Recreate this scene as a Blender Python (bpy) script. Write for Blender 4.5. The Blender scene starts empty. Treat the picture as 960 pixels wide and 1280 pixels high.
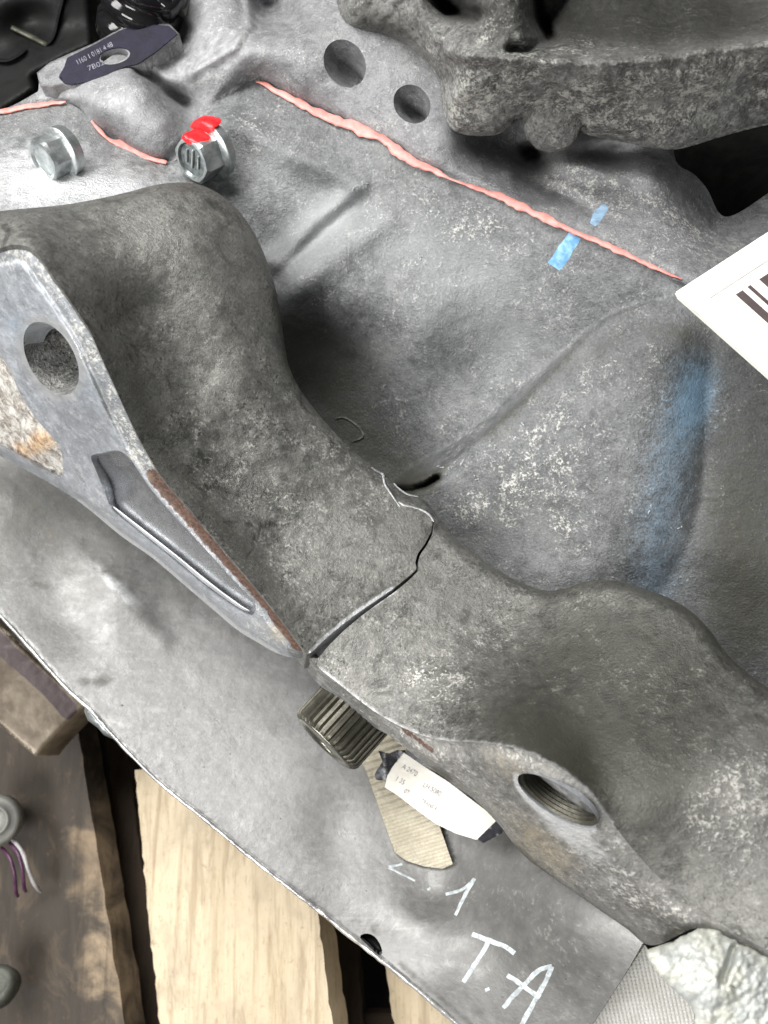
import bpy, bmesh, math, random
import numpy as np
from mathutils import Vector, Matrix
from mathutils.geometry import delaunay_2d_cdt

# ------------------------------------------------------------------ camera, world, lamps, exposure
SC = bpy.context.scene
COL = SC.collection
TILT = math.radians(14.0)
HC = 650.0                      # camera height above the pallet top, mm
F = 1108.0
CT, ST = math.cos(TILT), math.sin(TILT)

cam_d = bpy.data.cameras.new("camera")
cam_d.sensor_fit = 'VERTICAL'
cam_d.sensor_height = 24.0
cam_d.sensor_width = 18.0
cam_d.lens = F / 1280.0 * 24.0
cam_d.clip_start = 0.02
cam_d.clip_end = 60.0
cam = bpy.data.objects.new("camera", cam_d)
COL.objects.link(cam)
cam.location = (0, 0, HC / 1000)
cam.rotation_euler = (TILT, 0, 0)
cam_d.dof.use_dof = True
cam_d.dof.focus_distance = 0.455
cam_d.dof.aperture_fstop = 6.0
SC.camera = cam

w = bpy.data.worlds.new("World")
SC.world = w
w.use_nodes = True
bgn = w.node_tree.nodes['Background']
bgn.inputs['Color'].default_value = (0.93, 0.97, 1.0, 1)
bgn.inputs['Strength'].default_value = 0.085


def area(name, loc, target, sx, sy, power, col):
    d = bpy.data.lights.new(name, 'AREA')
    d.shape = 'RECTANGLE'
    d.size, d.size_y = sx, sy
    d.energy = power
    d.color = col
    o = bpy.data.objects.new(name, d)
    COL.objects.link(o)
    o.location = loc
    o.rotation_euler = (Vector(target) - Vector(loc)).to_track_quat('-Z', 'Y').to_euler()
    return o


area("ceiling_lamp", (-0.9, 0.45, 1.15), (-0.05, 0.0, 0.15), 0.7, 0.5, 13.0, (1.0, 0.99, 0.97))
area("ceiling_lamp", (-0.80, -0.75, 1.05), (-0.08, -0.08, 0.15), 0.8, 0.5, 17.0, (1.0, 0.985, 0.96))
area("ceiling_lamp", (-0.35, 0.80, 1.65), (0.0, 0.0, 0.1), 1.0, 0.5, 25.0, (1.0, 0.985, 0.96))
SC.view_settings.view_transform = 'Standard'
SC.view_settings.look = 'None'
SC.view_settings.exposure = 0.36
SC.view_settings.gamma = 1.0
SC.cycles.max_bounces = 6

# ------------------------------------------------------------------ geometry helpers
rng = np.random.default_rng(5)
AX = np.array((1.0, 0.97 * CT + ST, 0.97 * ST - CT))
AX = AX / np.linalg.norm(AX)          # axis of the bell, pointing into the gearbox


def ray(px, py):
    px = np.asarray(px, float); py = np.asarray(py, float)
    xn = (px - 480.0) / F
    yn = (640.0 - py) / F
    return np.stack([xn, yn * CT + ST, yn * ST - CT], -1)


def P(px, py, z):
    d = ray(px, py)
    s = (np.asarray(z, float) - HC) / d[..., 2]
    p = d * s[..., None]
    p[..., 2] += HC
    return p


def plane_z_fun(px0, py0, z0, n=AX):
    c = float(P(px0, py0, z0) @ n)

    def f(px, py):
        d = ray(px, py)
        s = (c - HC * n[2]) / (d @ n)
        return HC + s * d[..., 2]
    return f


MATE = plane_z_fun(385, 820, 205)

# gain of the lattice noise is in [0,1]
_perm = np.random.default_rng(11).random((256, 256))


def vn(x, y, scale, octv=3, seed=0, rough=0.5):
    x = np.asarray(x, float); y = np.asarray(y, float)
    tot = np.zeros_like(x); amp = 1.0; nrm = 0.0
    for o in range(octv):
        s = scale / (2 ** o)
        u = x / s + 17.3 * (o + 1) + seed * 7.7
        v = y / s + 9.1 * (o + 1) + seed * 13.3
        iu = np.floor(u).astype(int); iv = np.floor(v).astype(int)
        fu = u - iu; fv = v - iv
        fu = fu * fu * (3 - 2 * fu); fv = fv * fv * (3 - 2 * fv)
        g = lambda a, b: _perm[a % 256, b % 256]
        val = (g(iu, iv) * (1 - fu) + g(iu + 1, iv) * fu) * (1 - fv) + (g(iu, iv + 1) * (1 - fu) + g(iu + 1, iv + 1) * fu) * fv
        tot += amp * val; nrm += amp; amp *= rough
    return tot / nrm


def tps(ctrl, lam=1e-4):
    c = np.array(ctrl, float)
    xy = c[:, :2] / 100.0; z = c[:, 2]
    n = len(c)

    def phi(r2):
        return 0.5 * r2 * np.log(np.maximum(r2, 1e-12))
    K = phi(((xy[:, None] - xy[None]) ** 2).sum(-1)) + lam * np.eye(n)
    Pm = np.c_[np.ones(n), xy]
    M = np.block([[K, Pm], [Pm.T, np.zeros((3, 3))]])
    sol = np.linalg.lstsq(M, np.r_[z, 0, 0, 0], rcond=None)[0]
    wv, a = sol[:n], sol[n:]

    def f(px, py):
        px = np.asarray(px, float); py = np.asarray(py, float)
        q = np.stack([px.ravel(), py.ravel()], -1) / 100.0
        out = np.empty(len(q))
        for i in range(0, len(q), 8000):
            b = q[i:i + 8000]
            out[i:i + 8000] = phi(((b[:, None] - xy[None]) ** 2).sum(-1)) @ wv + a[0] + b @ a[1:]
        return out.reshape(px.shape)
    return f


def smax(a, b, k):
    h = np.clip(0.5 + 0.5 * (a - b) / k, 0, 1)
    return b * (1 - h) + a * h + k * h * (1 - h)


def sstep(e0, e1, x):
    t = np.clip((x - e0) / (e1 - e0), 0, 1)
    return t * t * (3 - 2 * t)


def crom(pts, closed=False, sub=6):
    """smooth curve through points"""
    p = np.array(pts, float)
    n = len(p); out = []
    rngk = range(n if closed else n - 1)
    for i in rngk:
        if closed:
            a, b, c, d = p[(i - 1) % n], p[i], p[(i + 1) % n], p[(i + 2) % n]
        else:
            a, b, c, d = p[max(i - 1, 0)], p[i], p[i + 1], p[min(i + 2, n - 1)]
        for t in np.arange(sub) / sub:
            out.append(0.5 * (2 * b + (c - a) * t + (2 * a - 5 * b + 4 * c - d) * t * t + (3 * b - a - 3 * c + d) * t ** 3))
    if not closed:
        out.append(p[-1])
    return np.array(out)


def resample(p, step, closed=True):
    p = np.array(p, float)
    q = np.vstack([p, p[:1]]) if closed else p
    seg = np.sqrt((np.diff(q, axis=0) ** 2).sum(1))
    s = np.r_[0, np.cumsum(seg)]
    n = max(3, int(round(s[-1] / step)))
    t = np.linspace(0, s[-1], n + 1)
    if closed:
        t = t[:-1]
    return np.stack([np.interp(t, s, q[:, k]) for k in range(q.shape[1])], -1)


def pip(x, y, poly):
    poly = np.asarray(poly, float)
    ins = np.zeros(x.shape, bool)
    xj, yj = poly[-1]
    for xi, yi in poly:
        cond = ((yi > y) != (yj > y))
        if yi != yj:
            ins ^= cond & (x < (xj - xi) * (y - yi) / (yj - yi) + xi)
        xj, yj = xi, yi
    return ins


def dist_poly(x, y, poly, closed=False):
    poly = np.asarray(poly, float)
    q = np.vstack([poly, poly[:1]]) if closed else poly
    best = np.full(np.shape(x), 1e9)
    for (ax, ay), (bx, by) in zip(q[:-1], q[1:]):
        dx, dy = bx - ax, by - ay
        L = dx * dx + dy * dy
        if L < 1e-9:
            continue
        t = np.clip(((x - ax) * dx + (y - ay) * dy) / L, 0, 1)
        d = np.hypot(x - ax - t * dx, y - ay - t * dy)
        best = np.minimum(best, d)
    return best


def blob(cx, cy, rx, ry, ang=0.0, k=1.0):
    c, s = math.cos(math.radians(ang)), math.sin(math.radians(ang))

    def f(x, y):
        u = ((x - cx) * c + (y - cy) * s) / rx
        v = (-(x - cx) * s + (y - cy) * c) / ry
        return k * np.exp(-(u * u + v * v))
    return f


def cap(pts, width, k=1.0, soft=0.5):
    def f(x, y):
        d = dist_poly(x, y, pts)
        return k * (1 - sstep(width * (1 - soft), width, d))
    return f


def gcap(pts, w, k=1.0):
    return lambda x, y: k * np.exp(-(dist_poly(x, y, pts) / w) ** 2)


def msum(*fs):
    return lambda x, y: np.clip(sum(f(x, y) for f in fs), 0, 1)


HF = {}


def link(name, me, mat, parent=None):
    o = bpy.data.objects.new(name, me)
    COL.objects.link(o)
    if mat is not None:
        for m in (mat if isinstance(mat, (list, tuple)) else [mat]):
            me.materials.append(m)
    if parent is not None:
        o.parent = parent
    return o


def root_of(parent):
    o = parent
    while o is not None and o.parent is not None:
        o = o.parent
    return o


def mesh_from(name, V, Fc, mat, parent=None, smooth=True, fmat=None):
    """V in mm, world axes; stored in metres relative to the root's location"""
    V = np.asarray(V, float) / 1000.0
    r = root_of(parent)
    if r is not None and r.type == 'EMPTY':
        V = V - np.array(r.location)
    me = bpy.data.meshes.new(name)
    me.from_pydata(V.tolist(), [], [list(map(int, f)) for f in Fc])
    if smooth:
        me.polygons.foreach_set('use_smooth', np.ones(len(me.polygons), bool))
    if fmat is not None:
        o = link(name, me, mat, parent)
        me.polygons.foreach_set('material_index', np.asarray(fmat, int))
    else:
        o = link(name, me, mat, parent)
    me.update()
    return o


def thing(name, label, cat, loc_mm, group=None, kind=None):
    o = bpy.data.objects.new(name, None)
    COL.objects.link(o)
    o.location = Vector(loc_mm) / 1000
    o.empty_display_size = 0.03
    tag(o, label, cat, group, kind)
    return o


def tag(o, label, cat, group=None, kind=None):
    o['label'] = label
    o['category'] = cat
    if group: o['group'] = group
    if kind: o['kind'] = kind
    return o


def relief(name, outline, hfun, mat, parent=None, step=4.0, holes=(), round_r=0.0, round_on=None,
           skirt=(0, 0, -1), depth=12.0, masks=None, noise=(), skirt_mat=False, round_px=None, skirt_slope=0.0, fix_edge=None):
    """A solid with a curved top: outline in photo pixels, height in mm, walls going down along `skirt`."""
    ol = resample(outline, step)
    hl = [resample(h, min(step, 3.0)) for h in holes]
    lo, hi = ol.min(0), ol.max(0)
    gx, gy = np.meshgrid(np.arange(lo[0], hi[0], step), np.arange(lo[1], hi[1], step * 0.9))
    gx = gx + (np.arange(gx.shape[0]) % 2)[:, None] * step * 0.5
    gx = gx.ravel(); gy = gy.ravel()
    ins = pip(gx, gy, ol)
    gx, gy = gx[ins], gy[ins]
    d = dist_poly(gx, gy, ol, True)
    ok = d > 0.55 * step
    for h in hl:
        ok &= ~pip(gx, gy, h)
        ok &= dist_poly(gx, gy, h, True) > 0.45 * step
    gx, gy = gx[ok], gy[ok]
    pts = [ol] + hl
    nb = sum(len(p) for p in pts)
    xy = np.vstack(pts + [np.stack([gx, gy], -1)])
    edges = []; loops = []; base = 0
    for p in pts:
        idx = list(range(base, base + len(p)))
        loops.append(idx)
        edges += [(idx[i], idx[(i + 1) % len(idx)]) for i in range(len(idx))]
        base += len(p)
    vo, eo, fo, ov, oe, of = delaunay_2d_cdt([Vector(v) for v in xy.tolist()], edges, [], 0, 1e-5)
    X = np.array([v[:] for v in vo]); T = np.array([f[:] for f in fo])
    cx = X[T].mean(1)
    keep = pip(cx[:, 0], cx[:, 1], ol)
    for h in hl:
        keep &= ~pip(cx[:, 0], cx[:, 1], h)
    T = T[keep]
    o2n = {}
    for i, orig in enumerate(ov):
        for q in orig:
            o2n[q] = i
    x, y = X[:, 0], X[:, 1]

    def full(x, y):
        z = np.array(hfun(x, y), float)
        if round_r > 0:
            tgt = ol if round_on is None else np.asarray(round_on, float)
            dd = dist_poly(x, y, tgt, round_on is None)
            rp = round_px if round_px else round_r * 2.3
            t = np.clip(1 - dd / rp, 0, 1)
            z = z - round_r * (1 - np.sqrt(np.maximum(0, 1 - t * t)))
        for (amp, wl, octv) in noise:
            fade = 1.0 if fix_edge is None else sstep(0, 14, dist_poly(x, y, fix_edge))
            z = z + fade * amp * (vn(x, y, wl, octv, seed=len(name)) - 0.5) * 2
        return z
    z = full(x, y)
    V = P(x, y, z)
    nv = len(V)
    faces = T.tolist()
    # orient up
    a = X[T[:, 1]] - X[T[:, 0]]; b = X[T[:, 2]] - X[T[:, 0]]
    nz = -(a[:, 0] * b[:, 1] - a[:, 1] * b[:, 0])
    faces = [f if n > 0 else f[::-1] for f, n in zip(faces, nz)]
    fm = [0] * len(faces)
    allV = [V]
    if depth > 0:
        sk = np.array(skirt, float); sk /= np.linalg.norm(sk)
        cen = V.mean(0)
        for li, lp in enumerate(loops):
            ids = [o2n[i] for i in lp]
            top = V[ids]
            bot = top + sk * depth
            if skirt_slope and li == 0:
                inw = cen - top; inw[:, 2] = 0
                inw /= np.linalg.norm(inw, axis=1)[:, None] + 1e-9
                bot = bot + inw * skirt_slope * depth
            n0 = sum(len(v) for v in allV)
            if round_r > 0 and li == 0 and round_on is None:
                tid = ids
                allV.append(bot); b0 = n0
            else:
                allV.append(top); tid = list(range(n0, n0 + len(ids)))
                allV.append(bot); b0 = n0 + len(ids)
            m = len(ids)
            for i in range(m):
                j = (i + 1) % m
                faces.append([tid[i], tid[j], b0 + j, b0 + i]); fm.append(1 if skirt_mat else 0)
    Vall = np.vstack(allV)
    mats = mat if isinstance(mat, (list, tuple)) else [mat]
    o = mesh_from(name, Vall, faces, mats, parent, True, fm if skirt_mat else None)
    HF[o] = full
    if masks:
        # screen-free: stored on the surface as stains and painted light and shade
        src = np.zeros((len(Vall), 2)); src[:nv] = X
        off = nv
        if depth > 0:
            for li, lp in enumerate(loops):
                ids = [o2n[i] for i in lp]
                rep = 1 if (round_r > 0 and li == 0 and round_on is None) else 2
                for _ in range(rep):
                    src[off:off + len(ids)] = X[ids]; off += len(ids)
        for k, fn in masks.items():
            at = o.data.attributes.new(k, 'FLOAT', 'POINT')
            at.data.foreach_set('value', np.clip(fn(src[:, 0], src[:, 1]), 0, 1).astype(np.float32))
    return o


def cup(name, rim, direction, depth, mat, parent, bottom=0.92, rings=6):
    """lining of a blind hole: rim is an (n,3) loop in mm"""
    rim = np.asarray(rim, float); n = len(rim)
    d = np.array(direction, float); d /= np.linalg.norm(d)
    c = rim.mean(0)
    V = []; Fc = []
    for k in range(rings + 1):
        t = k / rings
        s = 1.0 if t < 0.8 else 1.0 - (1 - bottom) * ((t - 0.8) / 0.2) ** 2 * 3
        V.append(c + (rim - c) * s + d * depth * t)
    for s in (0.5, 0.15):
        V.append(c + (rim - c) * s * 0.8 + d * depth * (1.02 + (0.5 - s) * 0.15))
    V = np.vstack(V)
    R = rings + 3
    for k in range(R - 1):
        for i in range(n):
            j = (i + 1) % n
            Fc.append([k * n + i, k * n + j, (k + 1) * n + j, (k + 1) * n + i])
    Fc.append([(R - 1) * n + i for i in range(n)])
    return mesh_from(name, V, Fc, mat, parent)


def ribbon(name, pts, widths, hfun, mat, parent, lift=0.3, bulge=0.8, step=3.0, across=6, smooth_path=True, jitter=0.0):
    """a raised stroke or bead lying on a surface"""
    p = crom(pts, False, 8) if smooth_path else np.array(pts, float)
    wv = np.interp(np.linspace(0, 1, len(p)), np.linspace(0, 1, len(widths)), widths)
    if mat is M_pink: wv = wv * .85
    q = resample(np.c_[p, wv], step, False)
    xy = q[:, :2]; wd = q[:, 2]
    t = np.gradient(xy, axis=0); t /= np.linalg.norm(t, axis=1)[:, None] + 1e-9
    nrm = np.stack([-t[:, 1], t[:, 0]], -1)
    n = len(q); V = []; Fc = []
    if jitter:
        ja = 1 + jitter * (vn(xy[:, 0] * 1.0, xy[:, 1], 14, 2, 3) - .5) * 2
        jb = 1 + jitter * (vn(xy[:, 0] * 1.0, xy[:, 1], 11, 2, 8) - .5) * 2
    else:
        ja = jb = np.ones(n)
    us = np.linspace(-1, 1, across + 1)
    for u in us:
        off = u * 0.5 * wd * (ja if u < 0 else jb)
        x = xy[:, 0] + nrm[:, 0] * off; y = xy[:, 1] + nrm[:, 1] * off
        endt = np.minimum(1, np.minimum(np.arange(n), n - 1 - np.arange(n)) / 2.0 + 0.15)
        prof = math.sqrt(max(0, 1 - u * u))
        z = hfun(x, y) + lift * (0.25 + 0.75 * prof) + bulge * prof * endt
        if abs(u) == 1:
            z = hfun(x, y) - min(.8, .5 * bulge)
        if jitter:
            z = z + jitter * 1.2 * prof * (vn(x, y, 9, 3, 5) - .5) * 2 * bulge
        V.append(P(x, y, z))
    V = np.vstack(V)
    m = len(us)
    for a in range(m - 1):
        for i in range(n - 1):
            Fc.append([a * n + i, a * n + i + 1, (a + 1) * n + i + 1, (a + 1) * n + i])
    return mesh_from(name, V, Fc, mat, parent)


def lathe(name, prof, M, mat, parent, seg=48, wob=None):
    """prof: list of (r, h) in mm, M: 4x4 with mm translation, h along local z"""
    V = []; Fc = []
    n = len(prof)
    for (r, h) in prof:
        for k in range(seg):
            a = 2 * math.pi * k / seg
            rr = r * (1 + (wob(a, h) if wob else 0))
            V.append(M @ Vector((rr * math.cos(a), rr * math.sin(a), h)))
    for i in range(n - 1):
        for k in range(seg):
            j = (k + 1) % seg
            Fc.append([i * seg + k, i * seg + j, (i + 1) * seg + j, (i + 1) * seg + k])
    if prof[0][0] > 1e-3: Fc.append([k for k in range(seg)][::-1])
    if prof[-1][0] > 1e-3: Fc.append([(n - 1) * seg + k for k in range(seg)])
    return mesh_from(name, [v[:] for v in V], Fc, mat, parent)


def sharpen(o, ang=35):
    """hard edges where the angle is large"""
    me = o.data
    bm = bmesh.new(); bm.from_mesh(me)
    for e in bm.edges:
        if len(e.link_faces) == 2 and e.calc_face_angle(0) > math.radians(ang):
            e.smooth = False
    bm.to_mesh(me); bm.free()
    return o


def frame(origin, zdir, xhint=(1, 0, 0)):
    z = Vector(zdir).normalized()
    x = Vector(xhint); x = (x - z * x.dot(z)).normalized()
    y = z.cross(x)
    M = Matrix.Identity(4)
    for i in range(3):
        M[i][0], M[i][1], M[i][2], M[i][3] = x[i], y[i], z[i], origin[i]
    return M


def box(name, M, sx, sy, sz, mat, parent=None, bev=1.0, subdiv=0, warp=0.0):
    bm = bmesh.new()
    bmesh.ops.create_cube(bm, size=1.0)
    for v in bm.verts:
        v.co = Vector((v.co.x * sx, v.co.y * sy, v.co.z * sz))
    if bev > 0:
        bmesh.ops.bevel(bm, geom=list(bm.edges), offset=bev, segments=2, affect='EDGES')
    V = [(M @ v.co)[:] for v in bm.verts]
    bm.verts.index_update()
    Fc = [[v.index for v in f.verts] for f in bm.faces]
    bm.free()
    return mesh_from(name, V, Fc, mat, parent, False)


# ------------------------------------------------------------------ materials
def lin(c):
    return tuple(((v / 12.92) if v <= 0.04045 else ((v + 0.055) / 1.055) ** 2.4) for v in c)


class NT:
    def __init__(s, name):
        s.m = bpy.data.materials.new(name); s.m.use_nodes = True
        s.t = s.m.node_tree; s.b = s.t.nodes['Principled BSDF']
        s.co = s.t.nodes.new('ShaderNodeTexCoord').outputs['Object']

    def n(s, typ, **kw):
        nd = s.t.nodes.new(typ)
        for k, v in kw.items():
            setattr(nd, k, v)
        return nd

    def put(s, sock, v):
        if hasattr(v, 'is_linked') or isinstance(v, bpy.types.NodeSocket):
            s.t.links.new(v, sock)
        else:
            if sock.type == 'RGBA' and len(v) == 3:
                v = (*v, 1)
            sock.default_value = v

    def noise(s, scale, detail=4, rough=0.55, dist=0.0, off=0.0, stretch=None):
        nd = s.n('ShaderNodeTexNoise')
        mp = s.n('ShaderNodeMapping')
        s.t.links.new(s.co, mp.inputs['Vector'])
        mp.inputs['Location'].default_value = (off, off * 1.7, off * 0.6)
        if stretch:
            mp.inputs['Rotation'].default_value = stretch[0]
            mp.inputs['Scale'].default_value = stretch[1]
        s.t.links.new(mp.outputs[0], nd.inputs['Vector'])
        nd.inputs['Scale'].default_value = scale
        nd.inputs['Detail'].default_value = detail
        nd.inputs['Roughness'].default_value = rough
        nd.inputs['Distortion'].default_value = dist
        return nd.outputs['Fac']

    def voro(s, scale, feat='F1', off=0.0):
        nd = s.n('ShaderNodeTexVoronoi', feature=feat)
        mp = s.n('ShaderNodeMapping')
        s.t.links.new(s.co, mp.inputs['Vector'])
        mp.inputs['Location'].default_value = (off, off, off)
        s.t.links.new(mp.outputs[0], nd.inputs['Vector'])
        nd.inputs['Scale'].default_value = scale
        return nd.outputs['Distance']

    def step(s, v, a, b, lo=0.0, hi=1.0):
        nd = s.n('ShaderNodeMapRange', interpolation_type='SMOOTHSTEP')
        s.put(nd.inputs['Value'], v)
        nd.inputs['From Min'].default_value = a; nd.inputs['From Max'].default_value = b
        nd.inputs['To Min'].default_value = lo; nd.inputs['To Max'].default_value = hi
        return nd.outputs['Result']

    def math(s, op, a, b=0.0, clamp=False):
        nd = s.n('ShaderNodeMath', operation=op, use_clamp=clamp)
        s.put(nd.inputs[0], a); s.put(nd.inputs[1], b)
        return nd.outputs[0]

    def mix(s, f, a, b, mode='MIX'):
        nd = s.n('ShaderNodeMix', data_type='RGBA', blend_type=mode)
        s.put(nd.inputs[0], f); s.put(nd.inputs[6], a); s.put(nd.inputs[7], b)
        return nd.outputs[2]

    def attr(s, name):
        nd = s.n('ShaderNodeAttribute', attribute_name=name)
        return nd.outputs['Fac']

    def bump(s, h, strength, dist):
        nd = s.n('ShaderNodeBump')
        nd.inputs['Strength'].default_value = strength
        nd.inputs['Distance'].default_value = dist
        s.put(nd.inputs['Height'], h)
        return nd

    def out(s, color=None, rough=None, metal=None, normal=None, spec=None, coat=None):
        if color is not None: s.put(s.b.inputs['Base Color'], color)
        if rough is not None: s.put(s.b.inputs['Roughness'], rough)
        if metal is not None: s.put(s.b.inputs['Metallic'], metal)
        if normal is not None: s.put(s.b.inputs['Normal'], normal)
        if spec is not None: s.b.inputs['Specular IOR Level'].default_value = spec
        if coat is not None: s.b.inputs['Coat Weight'].default_value = coat
        return s.m


def cast(name, dark=(.15, .15, .142), light=(.33, .33, .32), rough=.5, metal=.45, grain=1.0, scuff=.25, pits=.4,
         bump=.5, big=28.0, grime_shade=(.040, .039, .028), seed=0.0, streak=0.0, stain=.34, scuff_col=(.62, .61, .57)):
    """dirty cast aluminium. Stains and painted light and shade come from attributes painted on the surface: grime, bright, rust, blue, scuff"""
    t = NT(name)
    n1 = t.noise(big, 5, .62, .4, seed)
    n2 = t.noise(big * 6, 6, .68, .3, seed + 3)
    n3 = t.noise(big * 26, 5, .72, .2, seed + 5)
    n4 = t.noise(big * 12, 3, .6, .7, seed + 9)
    pa = t.step(t.noise(big * 1.5, 5, .62, .8, seed + 41), .40, .62)      # where the skin is rough and speckled
    v = t.math('ADD', t.math('MULTIPLY', n1, .26), t.math('ADD', t.math('MULTIPLY', n2, .34), t.math('MULTIPLY', n3, .40)))
    tone = t.step(v, .36, .66)
    col = t.mix(tone, dark, light)
    ns = t.noise(big * 2.2, 7, .72, 1.0, seed + 31)
    col = t.mix(t.math('MULTIPLY', t.step(ns, .50, .68), stain * 1.25), col, tuple(c * .42 for c in dark))
    nf = t.noise(big * 20, 5, .70, .4, seed + 37)
    col = t.mix(t.math('MULTIPLY', t.math('MULTIPLY', t.step(nf, .52, .64), pa), stain * 1.5, True), col, tuple(c * .38 for c in dark))
    if streak:
        sk = t.noise(260, 4, .6, .15, seed + 51, ((0, 0, math.radians(38)), (.035, 1.0, 1.0)))
        sk2 = t.noise(330, 4, .6, .3, seed + 57, ((0, 0, math.radians(-24)), (.05, 1.0, 1.0)))
        col = t.mix(t.math('MULTIPLY', t.step(sk, .56, .70), streak), col, tuple(c * 1.35 for c in light))
        col = t.mix(t.math('MULTIPLY', t.step(sk2, .58, .72), streak * .8), col, tuple(c * .7 for c in dark))
    # greenish and brownish drift of the oxide
    col = t.mix(t.math('MULTIPLY', t.step(n1, .45, .75), .16), col, (.205, .205, .175), 'MIX')
    col = t.mix(t.attr('pale_lit'), col, t.mix(v, tuple(min(1, c * 1.25) for c in light), tuple(min(1, c * 1.75) for c in light)))  # paler metal, also painted-in light
    col = t.mix(t.math('MULTIPLY', t.attr('dull_shade'), .9), col, t.mix(n2, tuple(c * .32 for c in dark), (light[0] * .37, light[1] * .37, light[2] * .33)))  # darker metal, also painted-in shade and falloff
    gr = t.attr('grime_shade')
    gn = t.step(t.math('ADD', t.math('MULTIPLY', n2, .8), gr), .62, 1.05)
    gm = t.math('MULTIPLY', gn, .85)
    col = t.mix(gm, col, grime_shade)  # dirt colour, also used for painted-in shade
    br = t.attr('bright')
    bm_ = t.step(t.math('ADD', t.math('MULTIPLY', n2, .6), br), .44, .88)
    col = t.mix(bm_, col, (.64, .65, .66))
    sc = t.attr('scuff')
    hg = t.math('ADD', t.math('MULTIPLY', n3, .48), t.math('ADD', t.math('MULTIPLY', n2, .30), t.math('MULTIPLY', n4, .22)))
    sthr = t.step(t.math('ADD', hg, t.math('ADD', t.math('MULTIPLY', sc, .05), t.math('MULTIPLY', pa, .035))), .555, .655)
    sthr = t.math('MULTIPLY', sthr, t.math('ADD', t.math('MULTIPLY', t.math('ADD', pa, .25), scuff * 2.2), t.math('MULTIPLY', sc, .75)), True)
    sthr = t.math('MULTIPLY', sthr, t.math('SUBTRACT', 1.0, gm))
    col = t.mix(sthr, col, scuff_col)
    pit = t.step(t.noise(big * 20, 3, .6, 0, seed + 21), .30, .24)
    pm = t.math('MULTIPLY', pit, pits, True)
    col = t.mix(pm, col, (.03, .03, .027))
    ru = t.attr('rust')
    rm = t.step(t.math('ADD', t.math('MULTIPLY', n4, .7), ru), .85, 1.05)
    rc = t.mix(t.step(n3, .35, .7), (.05, .03, .022), (.15, .082, .06))
    col = t.mix(rm, col, rc)
    bl = t.attr('blue')
    bn = t.step(t.math('ADD', t.math('MULTIPLY', t.math('ADD', n3, t.math('ADD', t.math('MULTIPLY', n4, .5), t.math('MULTIPLY', n2, .5))), .7), bl), .85, 1.42)
    col = t.mix(t.math('MULTIPLY', bn, .8), col, (.17, .29, .41))
    tn = t.attr('tan')
    tm = t.step(t.math('ADD', t.math('MULTIPLY', n2, .7), tn), .7, 1.15)
    col = t.mix(t.math('MULTIPLY', tm, .6), col, (.36, .30, .20))
    h = t.math('ADD', t.math('MULTIPLY', n3, .85 * grain), t.math('ADD', t.math('MULTIPLY', n2, .6), t.math('MULTIPLY', n4, .35 * grain)))
    h = t.math('SUBTRACT', h, t.math('MULTIPLY', pit, .25))
    b = t.bump(h, bump, .0012)
    inv = t.math('SUBTRACT', 1.0, t.math('MAXIMUM', t.math('MAXIMUM', gm, rm), t.math('MULTIPLY', bn, .6)))
    mt = t.math('MULTIPLY', inv, metal)
    mt = t.math('ADD', mt, t.math('MULTIPLY', bm_, .2), True)
    rg = t.math('ADD', t.step(n2, .3, .7, rough - .1, rough + .14), t.math('MULTIPLY', bm_, -.1))
    return t.out(col, rg, mt, b.outputs[0])


def simple(name, c1, c2, scale, rough=.5, metal=0.0, bump=.2, dist=.0005, coat=None, spec=None, thr=(.35, .65), stretch=None, detail=5):
    t = NT(name)
    n = t.noise(scale, detail, .65, .2, stretch=stretch)
    n2 = t.noise(scale * 7, 4, .6, 0, 4.0)
    col = t.mix(t.step(n, *thr), c1, c2)
    b = t.bump(t.math('ADD', n, t.math('MULTIPLY', n2, .5)), bump, dist)
    return t.out(col, t.step(n2, .3, .7, rough - .07, rough + .09), metal, b.outputs[0], spec, coat)


M_flange = cast('flange_cast_aluminium', (.10, .10, .093), (.275, .272, .253), rough=.42, metal=.5, scuff=.13, pits=.9, bump=.5, big=26, stain=.72)
M_shell = cast('shell_cast_aluminium', (.10, .104, .106), (.275, .283, .29), rough=.5, metal=.42, scuff=.22, pits=.6, bump=.75, big=30, seed=2.0)
M_case = cast('case_cast_aluminium', (.17, .172, .18), (.34, .343, .352), rough=.5, metal=.42, scuff=.22, pits=.3, bump=.7, big=34, seed=6.0)
M_block = cast('rough_cast_aluminium', (.085, .085, .082), (.52, .52, .505), rough=.55, metal=.4, scuff=.6, pits=1.0, bump=1.2, big=24, seed=8.0, stain=.6, grain=1.5, grime_shade=(.018, .018, .015), scuff_col=(.55, .55, .5))
M_mate = cast('machined_aluminium', (.36, .38, .41), (.54, .56, .60), rough=.46, metal=.5, scuff=.3, pits=.3, bump=.45, big=22, seed=11.0, stain=.25, streak=.5)
M_mate2 = cast('worn_flange_edge', (.15, .147, .138), (.36, .352, .335), rough=.52, metal=.4, scuff=.3, pits=.5, bump=.8, big=24, seed=17.0, stain=.4)
M_plate = cast('inner_aluminium', (.235, .233, .228), (.325, .324, .322), rough=.48, metal=.42, scuff=.06, pits=.7, bump=.22, big=14, seed=14.0, stain=.16, streak=.35)
M_frac = simple('fresh_fracture', (.42, .43, .44), (.72, .73, .74), 400, .5, .5, .8, .001)
M_steel = simple('zinc_plated_steel', (.30, .33, .33), (.58, .61, .61), 120, .36, .8, .3, .0004)
M_dsteel = simple('zinc_steel_recess', (.12, .14, .14), (.30, .33, .33), 300, .35, .8, .3, .0004)
M_shaft = simple('oiled_steel', (.045, .043, .032), (.10, .095, .075), 90, .45, .6, .3, .0005)
M_pink = simple('pink_sealant', (.62, .20, .175), (.75, .31, .275), 140, .42, 0, .5, .0008)
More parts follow.
